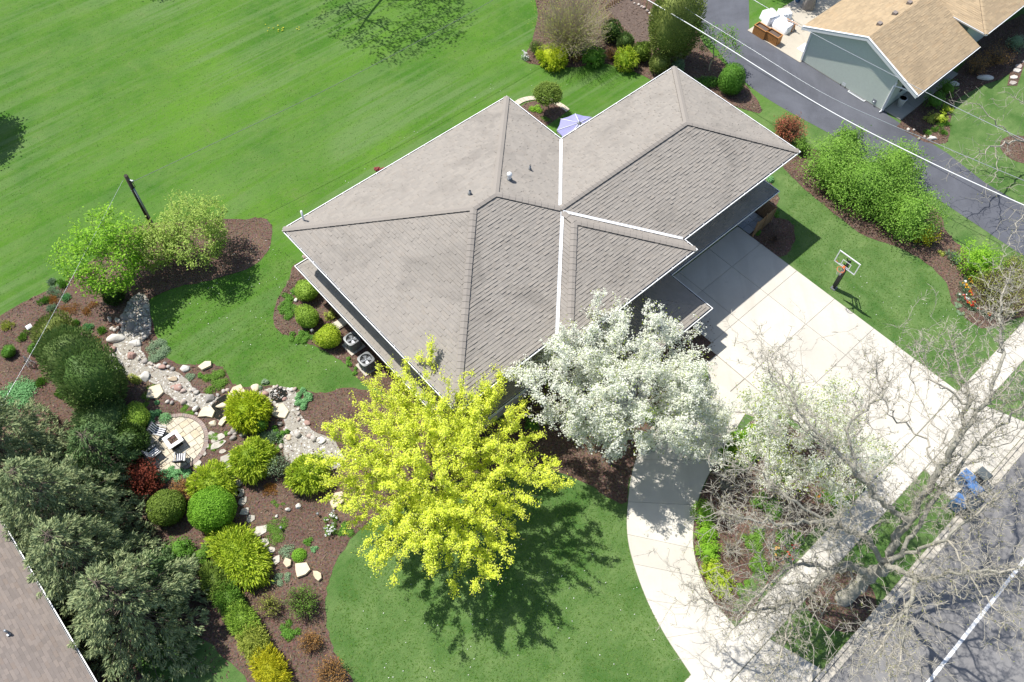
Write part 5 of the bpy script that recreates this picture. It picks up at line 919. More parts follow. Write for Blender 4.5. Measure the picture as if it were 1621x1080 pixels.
for x, y, w_, lab in ((110, 490, 28, 'tan dry perennial in the middle of the left bed'), (144, 490, 24, 'tan dry perennial near the creek head'), (84, 475, 16, 'small straw coloured perennial among the iris clumps'), (150, 542, 20, 'straw coloured tuft above the pink boulder')): C('dry_perennial', lab, x, y, w_, w_*.8, 'rust', 320, .06, .35, kind='blade')
# bed at the left wall
S('boxwood', 'rounded boxwood at the upper end of the bed along the left house wall', 486, 461, 37, None, 'clip', 'box', 2200, .075, .8, 'boxwoods along the left house wall'); S('boxwood', 'second rounded boxwood along the left house wall, behind the path light', 486, 502, 38, None, 'clip', 'box', 2400, .075, .9, 'boxwoods along the left house wall'); S('golden_privet', 'bright yellow green round shrub beside the air conditioners', 520, 534, 40, None, 'clip', 'lime', 2400, .075, .85, None); S('small_gold_shrub', 'small yellow shrub between boxwood and house wall', 523, 499, 19, None, 'leafy', 'spirea', 500, .07, .7)
C('ground_cover', 'low leafy ground cover left of the boxwoods by the house', 458, 482, 30, 62, 'green', 1900, .08, .14); C('ground_cover', 'dark leafy ground cover below the boxwoods by the house', 478, 532, 44, 24, 'green', 1100, .08, .14); C('perennial_clump', 'green sprout in mulch below the air conditioners', 553, 573, 10, 14, 'green', 200, .08, .4); C('perennial_clump', 'green sprout by the lower air conditioner', 562, 588, 9, 12, 'green', 160, .08, .4)
C('maroon_perennial', 'maroon leaved plant peeping out behind the back eave', 603, 270, 24, 12, 'darkred', 400, .1, .25); C('pink_perennial', 'pinkish perennial under the left corner of the roof', 482, 405, 14, 10, 'pink', 240, .07, .4)
# island behind the house
S('flowering_shrub', 'large twiggy tan shrub with pale blossom in the back island bed', 908, 44, 134, None, 'twig', 'spirea', 6500, .075, .75, twig='tan_twig', lobe=(14, .3)); C('fallen_petals', 'carpet of fallen pink petals under the large twiggy shrub', 905, 78, 76, 34, 'pink', 1500, .06, .03)
S('brown_shrub', 'brownish olive shrub at the left tip of the back island bed', 849, 76, 28, None, 'twig', 'moss', 1200, .06, .9); S('gold_juniper', 'golden mound juniper at the front of the back island bed', 876, 91, 46, None, 'spray', 'gold', 2600, .12, .65, None, 'evergreen'); S('green_juniper', 'green juniper between two golden ones in the back island bed', 940, 90, 34, None, 'spray', 'green', 1700, .11, .75, None, 'evergreen'); S('gold_juniper', 'pointed golden conifer at the right of the back island bed', 991, 96, 36, None, 'spray', 'lime', 2100, .11, .85, None, 'evergreen')
S('rusty_bush', 'orange brown twiggy bush between the green and golden junipers', 968, 86, 26, None, 'twig', 'rust', 900, .06, .8); S('rusty_bush', 'brown red twiggy bush below the large twiggy shrub', 914, 92, 22, None, 'twig', 'rust', 500, .06, .6)
for x, y, w_, lf, lab in ((968, 52, 32, 'yew', 'darkest evergreen bush beside the tilled garden plot'), (991, 68, 27, 'arb', 'upright green bush in front of the tilled garden plot'), (1016, 84, 28, 'olive', 'olive bush between the tilled plot and the house roof'), (1043, 102, 32, 'arbol', 'grey green bush right behind the upper roof corner'), (1072, 108, 20, 'dusty', 'small grey bush at the roof corner')): S('evergreen_bush', lab, x, y, w_, None, 'needle', lf, 1600, .11, 1.0, 'bushes behind the house', 'evergreen')
S('arborvitae', 'tall light green arborvitae standing behind the upper roof corner', 1066, 48, 74, None, 'needle', 'arbol', 8500, .14, 1.75, None, 'evergreen', lobe=(26, .42)); leafy_tree('open_tree', 'open twiggy tree with fresh leaves beside the asphalt drive', 'tree', P(1122, 112), P(1122, 112)+V3(.3, .5, 2.2), 2., 1.6, 1.5, 150, 9, 'green', M['tan_twig'], .13, .18, lobes(8, .4), None, .009, None, .3, -.4)
S('cone_evergreen', 'egg shaped dark green evergreen between the roof and the asphalt drive', 1159, 127, 42, None, 'clip', 'green', 3600, .085, 1.15, None, 'evergreen', lobe=(9, .15)); C('ground_cover', 'leafy green ground cover at the foot of the open twiggy tree', 1120, 132, 60, 24, 'green', 1400, .09, .2)
o = leafy_tree('standard_shrub', 'clipped olive dome on thin stems in the little bed behind the house', 'shrub', P(868, 183), P(868, 183)+V3(-.15, .35, 1.75), 1.0, 1.0, .66, 420, 40, 'olive', M['brown_twig'], .085, .10, None, None, .006, None, .75, -.3); C('green_perennial', 'bright green perennial left in the little bed behind the house', 845, 172, 14, 12, 'bright', 260, .08, .4); C('green_perennial', 'bright green perennial in the middle of the little bed behind the house', 853, 175, 15, 13, 'bright', 300, .08, .4); C('ground_cover', 'moss green cover at the patio edge of the little bed', 862, 190, 16, 12, 'moss', 260, .06, .1)
C('white_flower_clump', 'white flowering clump at the left tip of the back island bed', 833, 93, 16, 12, 'dusty', 240, .07, .3, flowers=[('white', 22)])
# right hand shrub row
S('red_leafed_shrub', 'coral red leafed shrub beside the right roof corner', 1247, 207, 54, None, 'twig', 'coral', 3000, .10, .9); S('small_green_shrub', 'green shrub between the coral red shrub and the viburnums', 1268, 232, 34, None, 'leafy', 'moss', 900, .09, .8)
for x, y, w_, z_, lab in ((1318, 262, 84, .8, 'leftmost viburnum of the row along the asphalt drive'), (1372, 290, 110, .75, 'largest viburnum in the middle of the row'), (1344, 220, 46, .8, 'small viburnum poking out behind the row towards the drive'), (1420, 262, 76, .8, 'viburnum at the back of the row with grey twigs showing'), (1440, 338, 92, .8, 'rightmost viburnum of the row above the yellow shrub'), (1395, 318, 66, .8, 'viburnum filling the front of the row'), (1330, 290, 56, .8, 'low viburnum at the left front of the row')):
    S('viburnum', lab, x, y, w_, None, 'leafy', 'vib', int(5200*(w_/80)**2), .125, z_, 'viburnums along the asphalt drive', lobe=(18, .32))
S('yellow_shrub', 'bright yellow shrub at the foot of the rightmost viburnum', 1465, 372, 36, None, 'leafy', 'yellow', 1100, .1, .8); S('bright_shrub', 'bright green upright shrub at the right end of the shrub row', 1550, 414, 62, None, 'leafy', 'bright', 2600, .12, .85, lobe=(16, .35)); S('arching_shrub', 'yellow green arching shrub behind the tulips', 1580, 462, 92, None, 'twig', 'spirea', 5600, .07, .6); S('arching_shrub', 'olive arching shrub at the right edge under bare twigs', 1604, 428, 60, None, 'twig', 'spirea', 1800, .08, .7)
C('perennial_clump', 'small yellow flowered sprout in the right mulch bed', 1489, 402, 10, 9, 'spirea', 160, .07, .4); C('spiky_perennial', 'spiky blue green plant in the right mulch bed', 1509, 411, 18, 14, 'dusty', 130, .14, .3, kind='blade')
for i, (x, y, fl, lab) in enumerate([(1531, 448, [('tulipo', 9)], 'uppermost clump of orange tulips by the arching shrub'), (1526, 456, [('tulipo', 7), ('white', 3)], 'clump of orange and white tulips above the red ones'), (1532, 468, [('tulipr', 7), ('tulipo', 2)], 'clump of red tulips in the middle of the tulip group'), (1524, 474, [('white', 8), ('tulipr', 3)], 'clump of white and red tulips on the lawn side'), (1532, 482, [('tulipr', 9), ('tulipo', 3)], 'largest clump of red tulips'), (1541, 487, [('tulipr', 4)], 'lowest red tulip clump by the stems of bare twigs'), (1560, 498, [('tulipo', 6), ('tulipr', 5)], 'mixed tulip clump nearest the sidewalk'), (1597, 497, [('tulipo', 4), ('tulipr', 2)], 'tulip clump at the far right by the sidewalk')]):
    C('tulip_clump', lab, x, y, 13, 11, 'dusty', 150, .09, .4, group='tulip clumps', kind='blade', flowers=fl)
C('ground_cover', 'grey green cover along the lawn edge beside the tulips', 1518, 487, 16, 44, 'dusty', 800, .06, .1)
S('bare_burning_bush', 'dense bare brown bush in the mulch beside the driveway', 1228, 372, 56, None, 'twig', 'rust', 30, .03, .6, twig='dark_twig', lobe=(8, .1)); C('perennial_clump', 'dark green perennial at the paver corner by the driveway', 1198, 369, 12, 11, 'green', 220, .08, .4); C('low_shrub', 'pale green mound at the right end of the lower garage roof', 1219, 287, 20, 12, 'mint', 520, .08, .4); C('small_green_tuft', 'green tuft at the fence corner', 1228, 340, 14, 10, 'green', 200, .08, .3)
# neighbour's bed
for x, y, w_, lf, lab in ((1490, 186, 20, 'lime', 'bright yellow green shrub in the neighbour\'s bed'), (1500, 173, 17, 'lime', 'yellow green shrub at the lawn edge of the neighbour\'s bed'), (1475, 187, 20, 'spirea', 'thin straw coloured shrub in the neighbour\'s bed'), (1480, 160, 40, 'green', 'shaded green shrub beside the neighbour\'s porch'), (1500, 140, 34, 'moss', 'shaded green shrub at the end of the neighbour\'s porch'), (1548, 105, 46, 'rust', 'brown shrub in the shade of the neighbour\'s eave'), (1580, 90, 50, 'rust', 'wide brown shrub near the neighbour\'s gabled wing'), (1610, 66, 34, 'dusty', 'pale blue grey shrub at the right edge')): S('neighbour_shrub', lab, x, y, w_, None, 'leafy' if lf not in ('rust',) else 'twig', lf, 700, .09, .7, 'shrubs in the neighbour\'s bed')
for x, y, lab in ((1489, 200, 'first green tuft near the white rock'), (1497, 197, 'green tuft at the bed edge near the white rock'), (1494, 211, 'green tuft below the others near the white rock'), (1480, 206, 'green tuft left of the white rock'), (1466, 211, 'olive tuft at the drive side of the white rock')): C('grass_tuft', lab, x, y, 10, 9, 'green', 160, .07, .5, group='tufts by the white rock', kind='blade')
# driveway island
for x, y, w_, lf, lab in ((1178, 708, 46, 'green', 'spreading green juniper at the upper tip of the driveway island'), (1160, 726, 40, 'green', 'second spreading juniper in the driveway island below the tip'), (1196, 690, 34, 'green', 'juniper at the island tip under white blossom')): S('spreading_juniper', lab, x, y, w_, None, 'spray', 'vivid', 2200, .13, .45, 'junipers in the driveway island', 'evergreen')
for x, y, w_, lab in ((1113, 812, 38, 'topmost green hedge shrub along the curved drive'), (1117, 842, 38, 'second hedge shrub along the curved drive'), (1122, 872, 40, 'third hedge shrub along the curved drive'), (1129, 902, 36, 'fourth hedge shrub along the curved drive'), (1143, 926, 42, 'lowest hedge shrub at the end of the curved drive')): S('island_hedge_shrub', lab, x, y, w_, None, 'leafy', 'lime' if y > 890 else 'bright', 1500, .08, .55, 'low hedge along the curved drive')
S('bare_shrub', 'pale bare shrub with crooked stems in the driveway island', 1152, 765, 76, None, 'twig', 'bud', 260, .05, .75, twig='twig'); S('bare_shrub', 'grey bare shrub beside the low hedge in the island', 1160, 868, 56, None, 'twig', 'bud', 200, .05, .7, twig='twig')
for x, y, w_, h_, lf, lab in ((1215, 800, 50, 40, 'green', 'green perennials in the middle of the island'), (1250, 860, 46, 40, 'green', 'fresh green perennials near the sidewalk in the island'), (1195, 855, 40, 40, 'moss', 'olive perennials in the island between shrub and tulips'), (1210, 895, 50, 34, 'moss', 'mossy grass at the lower part of the island'), (1320, 785, 44, 26, 'green', 'green perennials at the sidewalk edge of the island'), (1230, 755, 40, 26, 'bright', 'bright grass tufts under the sparse pear'), (1180, 935, 26, 30, 'moss', 'grass at the lowest point of the island'), (1300, 740, 50, 30, 'green', 'green undergrowth beneath the sparse pear')): C('perennial_bed', lab, x, y, w_, h_, lf, 1000, .09, .15)
for x, y, fl, lab in ((1258, 866, [('tulipr', 6)], 'red tulips in the island by the sidewalk'), (1225, 873, [('tulipo', 6)], 'yellow orange tulips in the island'), (1248, 884, [('tulipr', 5)], 'red tulips at the island rim'), (1255, 775, [('tulipr', 5)], 'red tulips beneath the sparse pear'), (1297, 790, [('tulipo', 4), ('tulipr', 3)], 'mixed tulips near the sidewalk in the island')): C('tulip_clump', lab, x, y, 14, 12, 'green', 130, .09, .4, group='tulips in the driveway island', kind='blade', flowers=fl)
# entrance planting
for x, y, w_, lab in ((1031, 656, 28, 'round green shrub beside the entrance walk under the pear'), (1106, 590, 30, 'green shrub at the drive corner of the entrance bed'), (1020, 698, 28, 'dark green shrub at the foot of the largest pear'), (1090, 604, 20, 'low olive shrub beside the drive corner shrub')): S('entrance_shrub', lab, x, y, w_, None, 'clip', 'box', 1400, .075, .8, 'shrubs by the entrance')
S('leafless_shrub', 'bare brown shrub between the maple and the house front', 865, 640, 56, None, 'twig', 'bud', 140, .05, .7, twig='brown_twig'); S('dark_shrub', 'dark green shrub hidden between maple and pear in house shade', 842, 672, 26, None, 'leafy', 'green', 500, .09, .7)
# ------------------------------------------------------------------ neighbour's house, upper right
nh = empty('neighbour_house', W(58, -20, 0), 'sage sided house with a tan shingled gable roof across the asphalt drive', 'house')
ze, zk, bm_, na0, na1 = 2.9, 4.87, -20.2, 54.03, 62.6
mb = MB(); sh = MB(); E1, E2 = -15.0, -25.4
for pts in ([W(na0, E1, ze), W(na1, E1, ze), W(na1, bm_, zk), W(na0, bm_, zk)], [W(na0, E2, ze), W(na0, bm_, zk), W(na1+4, bm_, zk), W(na1+4, E2, ze)]): mb.add(pts, [list(range(4))]); shingles(sh, pts, EA, .16, .5, (.003, .02))
nr = mb.build('roof', M['roofdark'], nh); sh.build('shingles', M['tan'], nr, kind='stuff')
for px, py in ((1391.7, 39.3), (1416, 22.7), (1439, 6)): 
    for z in np.linspace(3, 5.2, 200):
        p = P(px, py, z)
        if z >= zk-.379*abs(p @ EB-bm_): break
    MB().box(p-[0, 0, .08], .36, .3, .28, EA, EB).build('roof_vent', M['rose'], nr)
hz = 4.0; hb0, hb1, ha0, ha1 = -25.4, -15.02, 62.55, 92.; hh_ = (hb1-hb0)/2; zt = hz+.375*hh_
mb = MB(); sh = MB()
for pts, u in (([W(ha0, hb0, hz), W(ha0, hb1, hz), W(ha0+hh_, (hb0+hb1)/2, zt)], EB), ([W(ha0, hb1, hz), W(ha1, hb1, hz), W(ha1, (hb0+hb1)/2, zt), W(ha0+hh_, (hb0+hb1)/2, zt)], EA)): mb.add(pts, [list(range(len(pts)))]); shingles(sh, pts, u, .16, .5, (.003, .02))
nr2 = mb.build('upper_roof', M['roofdark'], nh); sh.build('shingles', M['tan'], nr2, kind='stuff'); caps(nr2, W(ha0, hb1, hz), W(ha0+hh_, (hb0+hb1)/2, zt), M['tan'], .16, .4, .04)
gp = outward([W(ha0, hb0, hz), W(ha0, hb1, hz)], W(75, -20)); gutter('gutter', gp, nh, .09, .1); gutter('gutter', outward([W(ha0, hb1, hz), W(ha1, hb1, hz)], W(75, -20)), nh, .09, .1); gutter('gutter', outward([W(na0, E1, ze), W(na1, E1, ze)], W(58, -20)), nh, .1, .1)
m = MB(); th = .3
for s0_, s1_ in ((W(na0, E1, ze), W(na0, bm_, zk)), (W(na0, bm_, zk), W(na0, E2, ze))):
    m.add([s0_+[0, 0, .01], s1_+[0, 0, .01], s1_-[0, 0, th], s0_-[0, 0, th]], [[0, 1, 2, 3]]); q2 = EA*.06
    m.add([s0_+[0, 0, .025]-q2*.3, s1_+[0, 0, .025]-q2*.3, s1_+[0, 0, .025]+q2*2.4, s0_+[0, 0, .025]+q2*2.4], [[0, 1, 2, 3]])
    m.add([s0_-[0, 0, th], s1_-[0, 0, th], s1_-[0, 0, th]+EA*.34, s0_-[0, 0, th]+EA*.34], [[0, 1, 2, 3]])
m.build('rake_board', M['white'], nh)
wa, wb0, wb1 = 54.36, -24.6, -16.85; m = MB(); z = .12
while z < 4.6:
    z1 = z+.15; topz = lambda b_: zk-.1-.379*abs(b_-bm_)
    l, r_ = wb0, wb1
    if z1 > topz(wb0): l = bm_-(zk-.1-z1)/.379
    if z1 > topz(wb1): r_ = bm_+(zk-.1-z1)/.379
    l, r_ = max(l, wb0), min(r_, wb1)
    if r_-l > .1: m.add([W(wa-.045, l, z), W(wa-.045, r_, z), W(wa, r_, z1+.01), W(wa, l, z1+.01), W(wa, l, z), W(wa, r_, z)], [[0, 1, 2, 3], [4, 5, 1, 0]])
    z = z1
m.build('siding', M['sage'], nh, kind='stuff')
m = MB(); b2 = [(wa+.02, wb0), (wa+.02, wb1), (na1+.5, wb1), (na1+.5, wb1+.3), (92, wb1+.3), (92, wb0), ]
for (x0, y0), (x1, y1), tz in zip(b2, b2[1:]+b2[:1], (2.85, 2.85, 3.85, 3.85, 3.85, 2.85)): m.add([W(x0, y0, 0), W(x1, y1, 0), W(x1, y1, tz), W(x0, y0, tz)], [[0, 1, 2, 3]])
m.add([W(wa+.02, wb0, 2.8), W(wa+.02, wb1, 2.8), W(wa+.02, bm_, zk-.1)], [[0, 1, 2]]); m.add([W(na1+.5, wb0, 2.8), W(na1+.5, wb1+.3, 2.8), W(na1+.5, wb1+.3, 3.85), W(na1+.5, wb0, 3.85)], [[0, 1, 2, 3]]); m.build('wall', M['sage'], nh)
for bb in (wb0, wb1): MB().box(W(wa-.04, bb, .1), .12, .14, 2.65, EA, EB).build('corner_board', M['white'], nh)
m = MB(); m.box(W(wa+.02, (wb0+wb1)/2, 0), .1, wb1-wb0, .12, EA, EB); m.build('foundation', M['kerb'], nh)
m = MB(); c = W(wa-.12, wb1-.05); m.tube([W(na0+.35, E1+.02, 2.78), W(wa-.12, wb1+.5, 2.62), W(wa-.12, wb1-.06, 2.45), c+V3(0, 0, .25), c-EA*.25+V3(0, 0, .08)], .055, 6, True, False); m.build('downspout', M['white'], nh)
op = MB(); op.box(W(na1-2.2, wb1+.03, .1), 1., .06, 2.1, EA, EB); op.build('door', M['white'], nh)
for a_ in (56.5, 58.5): MB().box(W(a_, wb1+.03, 1.), 1.2, .06, 1.2, EA, EB).build('window', M['glass'], nh)
# lower left house
lh_a = float(P(3, 825, 3.) @ EA)*.5+float(P(145, 1080, 3.) @ EA)*.5
lh = empty('lower_left_house', W(lh_a-4, -15, 0), 'house with a brown rose shingle roof cut off by the lower left picture corner', 'house'); mb = MB(); sh = MB()
bs = [(float(P(*p_, 3.) @ EB)) for p_ in ((3, 825), (145, 1080))]; zed = 3.0
pts = [W(lh_a, -42, zed), W(lh_a, bs[1]+1.2, zed), W(lh_a-7, bs[1]+1.2, zed+2.45), W(lh_a-7, -42, zed+2.45)]; mb.add(pts, [[0, 1, 2, 3]]); shingles(sh, pts, EB, .16, .32, (.003, .014)); r3 = mb.build('roof', M['roofdark'], lh); sh.build('shingles', M['rose'], r3, kind='stuff')
gutter('gutter', outward([W(lh_a, -42, zed), W(lh_a, bs[1]+1.2, zed)], W(lh_a-5, -15)), lh, .12, .11); m = MB()
for x0, y0, x1, y1 in ((lh_a-.6, -41, lh_a-.6, bs[1]+.6), (lh_a-.6, bs[1]+.6, lh_a-7, bs[1]+.6)): m.add([W(x0, y0, 0), W(x1, y1, 0), W(x1, y1, 2.85), W(x0, y0, 2.85)], [[0, 1, 2, 3]])
m.build('wall', M['brick'], lh); vp = P(13, 1001, zed); d_ = lh_a-float(vp @ EA); vp = P(13, 1001, zed+.35*max(0, d_)); MB().lathe(vp-V3(0, 0, .15), [(.06, 0), (.06, .48), (.045, .48)], 10).build('vent_pipe', M['ltgrey'], lh); MB().box(vp-V3(.02, 0, .05)+EB*.14, .16, .1, .1, EA, EB).build('flashing', M['ltgrey'], lh)
# ------------------------------------------------------------------ basketball hoop
hp_ = W(37.57, -9.13); bh = empty('basketball_hoop', hp_, 'basketball hoop with clear backboard and black padded post on the grass by the driveway', 'basketball hoop')
MB().box(hp_, .42, .34, .05, EA, EB).build('base_plate', M['grey'], bh)
po = MB(); po.box(hp_+V3(0, 0, .05), .15, .15, 2.75, EA, EB); po.build('post', M['dark'], bh); pd = MB(); pd.box(hp_-EA*.02+V3(0, 0, .3), .27, .25, 1.85, EA, EB); pdo = pd.build('pad', M['dark'], bh); MB().box(hp_-EA*.165+V3(0, 0, 1.75), .02, .12, .12, EA, EB).build('emblem', M['orange'], pdo)
bc = W(36.83, -9.03, 2.87); bw_, bhh = 1.52, 1.05
for sx in (-.14, .14):
    for z0, z1 in ((2.3, 3.05), (2.75, 3.6)): MB().tube([hp_+EB*sx*.7+V3(0, 0, z0), bc+EA*.06+EB*sx+V3(0, 0, z1-2.87)], .035, 6).build('arm', M['dark'], bh)
bo = MB().box(bc, .02, bw_-.08, bhh-.02, EA, EB).build('backboard', M['clear'], bh)
fr = MB()
for s_ in (-1, 1): fr.box(bc+EB*s_*(bw_/2-.025), .05, .06, bhh, EA, EB)
fr.box(bc, .05, bw_-.13, .06, EA, EB); fr.box(bc+V3(0, 0, bhh-.06), .05, bw_-.13, .06, EA, EB); fr.build('frame', M['white'], bh)
sq = MB(); c = bc-EA*.014+V3(0, 0, .12)
for s_ in (-1, 1): sq.box(c+EB*s_*.29, .012, .05, .46, EA, EB)
sq.box(c, .012, .53, .05, EA, EB); sq.box(c+V3(0, 0, .41), .012, .53, .05, EA, EB); sq.build('target_square', M['white'], bo)
MB().box(bc-EA*.02+EB*-.58+V3(0, 0, .1), .01, .13, .07, EA, EB).build('emblem', M['orange'], bo)
rcn = W(36.39, -9.04, 3.05); m = MB(); m.tube([rcn+V3(.23*math.cos(t), .23*math.sin(t), 0) for t in np.linspace(0, 2*math.pi, 25)], .018, 6, False); m.box(rcn+EA*.32-V3(0, 0, .04), .2, .13, .05, EA, EB); rim = m.build('rim', M['orange'], bh)
m = MB()
for k in range(12):
    for dr_ in (1, -1):
        a = 2*math.pi*k/12; m.tube([rcn+V3(r*math.cos(a+dr_*t), r*math.sin(a+dr_*t), -z) for r, t, z in ((.225, 0, 0), (.18, .26, .15), (.14, .52, .3), (.13, .7, .42))], .006, 3, False)
m.build('net', M['net'], rim, kind='stuff')
# ------------------------------------------------------------------ utility pole and cables
ub = P(199, 278, 5.35)*np.array([1, 1, 0]); up_ = empty('utility_pole', ub, 'dark wooden utility pole rising from the shrubs at the back lawn edge', 'utility pole'); PH = 5.35
MB().tube([ub, ub+V3(0, 0, PH)], np.array([.15, .12]), 12).build('shaft', M['pole'], up_); s_ = nrm(V3(1, -.55, 0)); MB().tube([ub+s_*.16+V3(0, 0, .1), ub+s_*.15+V3(0, 0, 4.3)], .06, 8).build('conduit', M['ltgrey'], up_)
MB().tube([ub+s_*.15+V3(0, 0, 4.3), ub+s_*.42+V3(0, 0, 4.6), ub+s_*.42+V3(0, 0, 4.9), ub+s_*.1+V3(0, 0, 4.95)], .025, 6).build('drip_loop', M['dark'], up_); MB().box(ub-s_*.14+V3(0, 0, 3.8), .12, .12, .16).build('meter_box', M['white'], up_); m = MB(); m.box(ub+s_*.3+V3(0, 0, 5.05), .5, .06, .06, s_); m.lathe(ub+s_*.5+V3(0, 0, 5.07), [(.05, 0), (.06, .06), (.03, .14)], 8); m.build('bracket', M['galv'], up_)
def cable(label, pts, r, mat, sag=.25):
    p = [np.asarray(q, float) for q in pts]; s_ = smooth(p, 10); o = MB().tube(s_, r, 6, False).build('overhead_cable', mat, None, p[0]); tag(o, label, 'cable')
top = ub+V3(0, 0, 5.1)
cable('thin dark cable from the pole top across the back lawn towards the upper edge', [top+s_*.5, P(320, 236, 5.), P(540, 130, 5.1), P(760, 12, 5.4), P(860, -50, 5.6)], .014, M['grey'])
cable('pale service cable from the pole down past the wire trellis to the left edge', [P(195, 285, 5.), P(117, 434, 4.9), P(64, 534, 4.9), P(0, 646, 4.9), P(-60, 755, 4.9)], .010, M['galv'])
cable('thickest white cable running above the asphalt drive', [P(960, -38, 5.4), P(1110, 50, 5.), P(1300, 168, 4.8), P(1462, 252, 4.9), P(1621, 325, 5.2), P(1720, 365, 5.5)], .032, M['white'])
cable('thin twisted cable beside the thick one above the asphalt drive', [P(1040, -20, 5.6), P(1090, 16, 5.5), P(1180, 72, 5.3), P(1300, 146, 5.2), P(1400, 193, 5.2), P(1470, 222, 5.2), P(1530, 248, 5.3), P(1621, 286, 5.5), P(1700, 318, 5.7)], .019, M['galv'])
cable('thin pale cable crossing in front of the sage gable wall', [P(1150, -25, 5.8), P(1270, 44, 5.6), P(1400, 112, 5.4), P(1507, 167, 5.4), P(1618, 220, 5.6), P(1700, 258, 5.8)], .02, M['galv'])
# ------------------------------------------------------------------ air conditioners
def aircon(px, py, label):
    b_ = P(px, py); o = empty('air_conditioner', b_, label, 'air conditioner', 'air conditioners'); Wd, Hh = .84, .86; n = 28
    def rr(k, z): return [b_+V3(0, 0, z)+EA*(k*Wd/2*np.sign(math.cos(t))*abs(math.cos(t))**.45)+EB*(k*Wd/2*np.sign(math.sin(t))*abs(math.sin(t))**.45) for t in np.linspace(0, 2*math.pi, n, False)]
    MB().box(b_+V3(0, 0, .01), 1.05, 1.05, .06, EA, EB).build('pad', M['kerb'], o)
    m = MB(); lv = [rr(.95, .08), rr(.95, Hh-.07)]; m.add(np.vstack(lv), np.array([[i, (i+1) % n, n+(i+1) % n, n+i] for i in range(n)])); m.build('coil', M['dark'], o)
    m = MB()
    for z in np.arange(.1, Hh-.1, .05): a, c = rr(1., z), rr(.98, z+.03); m.add(np.vstack([a, c]), np.array([[i, (i+1) % n, n+(i+1) % n, n+i] for i in range(n)]))
    for i in range(0, n, 7): m.tube([rr(1.01, .07)[i], rr(1.01, Hh-.05)[i]], .03, 6)
    m.build('louvres', M['grey'], o, kind='stuff'); m = MB(); a, c, e, g = rr(1.03, Hh-.09), rr(1.03, Hh), [b_+V3(0, 0, Hh+.015)+.355*V3(math.cos(t), math.sin(t), 0) for t in np.linspace(PSI, PSI+2*math.pi, n, False)], [b_+V3(0, 0, Hh-.12)+.34*V3(math.cos(t), math.sin(t), 0) for t in np.linspace(PSI, PSI+2*math.pi, n, False)]
    e = [b_+V3(0, 0, Hh+.015)+EA*.355*math.cos(t)+EB*.355*math.sin(t) for t in np.linspace(0, 2*math.pi, n, False)]; g = [x-V3(0, 0, .14) for x in e]
    m.add(np.vstack([a, c, e, g]), np.array([[k*n+i, k*n+(i+1) % n, (k+1)*n+(i+1) % n, (k+1)*n+i] for k in range(3) for i in range(n)])); tp = m.build('top_cover', M['grey'], o)
    m = MB(); m.lathe(b_+V3(0, 0, Hh-.16), [(.35, 0), (.35, .005)], 20, False); m.build('fan_well', M['dark'], o)
    fan = MB()
    for k in range(4):
        t = k*1.571+.5; d = V3(math.cos(t), math.sin(t), 0); s_ = V3(-d[1], d[0], 0); q0 = b_+V3(0, 0, Hh-.10); fan.add([q0+d*.06-s_*.05, q0+d*.31-s_*.14-V3(0, 0, .02), q0+d*.31+s_*.10+V3(0, 0, .04), q0+d*.06+s_*.05+V3(0, 0, .02)], [[0, 1, 2, 3]])
    fan.lathe(b_+V3(0, 0, Hh-.12), [(.07, 0), (.07, .06), (.02, .08)], 12); fan.build('fan', M['ltgrey'], o); m = MB()
    for r_ in (.12, .2, .28): m.tube([b_+V3(r_*math.cos(t), r_*math.sin(t), Hh+.01) for t in np.linspace(0, 2*math.pi, 21)], .006, 3, False)
    for k in range(8): t = k*.785; m.tube([b_+V3(.05*math.cos(t), .05*math.sin(t), Hh+.012), b_+V3(.35*math.cos(t), .35*math.sin(t), Hh+.012)], .005, 3, False)
    m.build('fan_grille', M['grey'], tp, kind='stuff'); return o
aircon(560, 548, 'grey air conditioner nearer the clipped shrubs beside the left wall'); aircon(582, 580, 'grey air conditioner nearer the yellow maple beside the left wall')
up2 = P(541, 512); o = MB().box(up2+V3(0, 0, .02), 1., .62, .1, EA, EB).box(up2+V3(0, 0, .12), .9, .52, .04, EA, EB).build('well_cover', M['cream'], None, up2); tag(o, 'cream plastic cover on the ground at the upper air conditioner', 'cover')
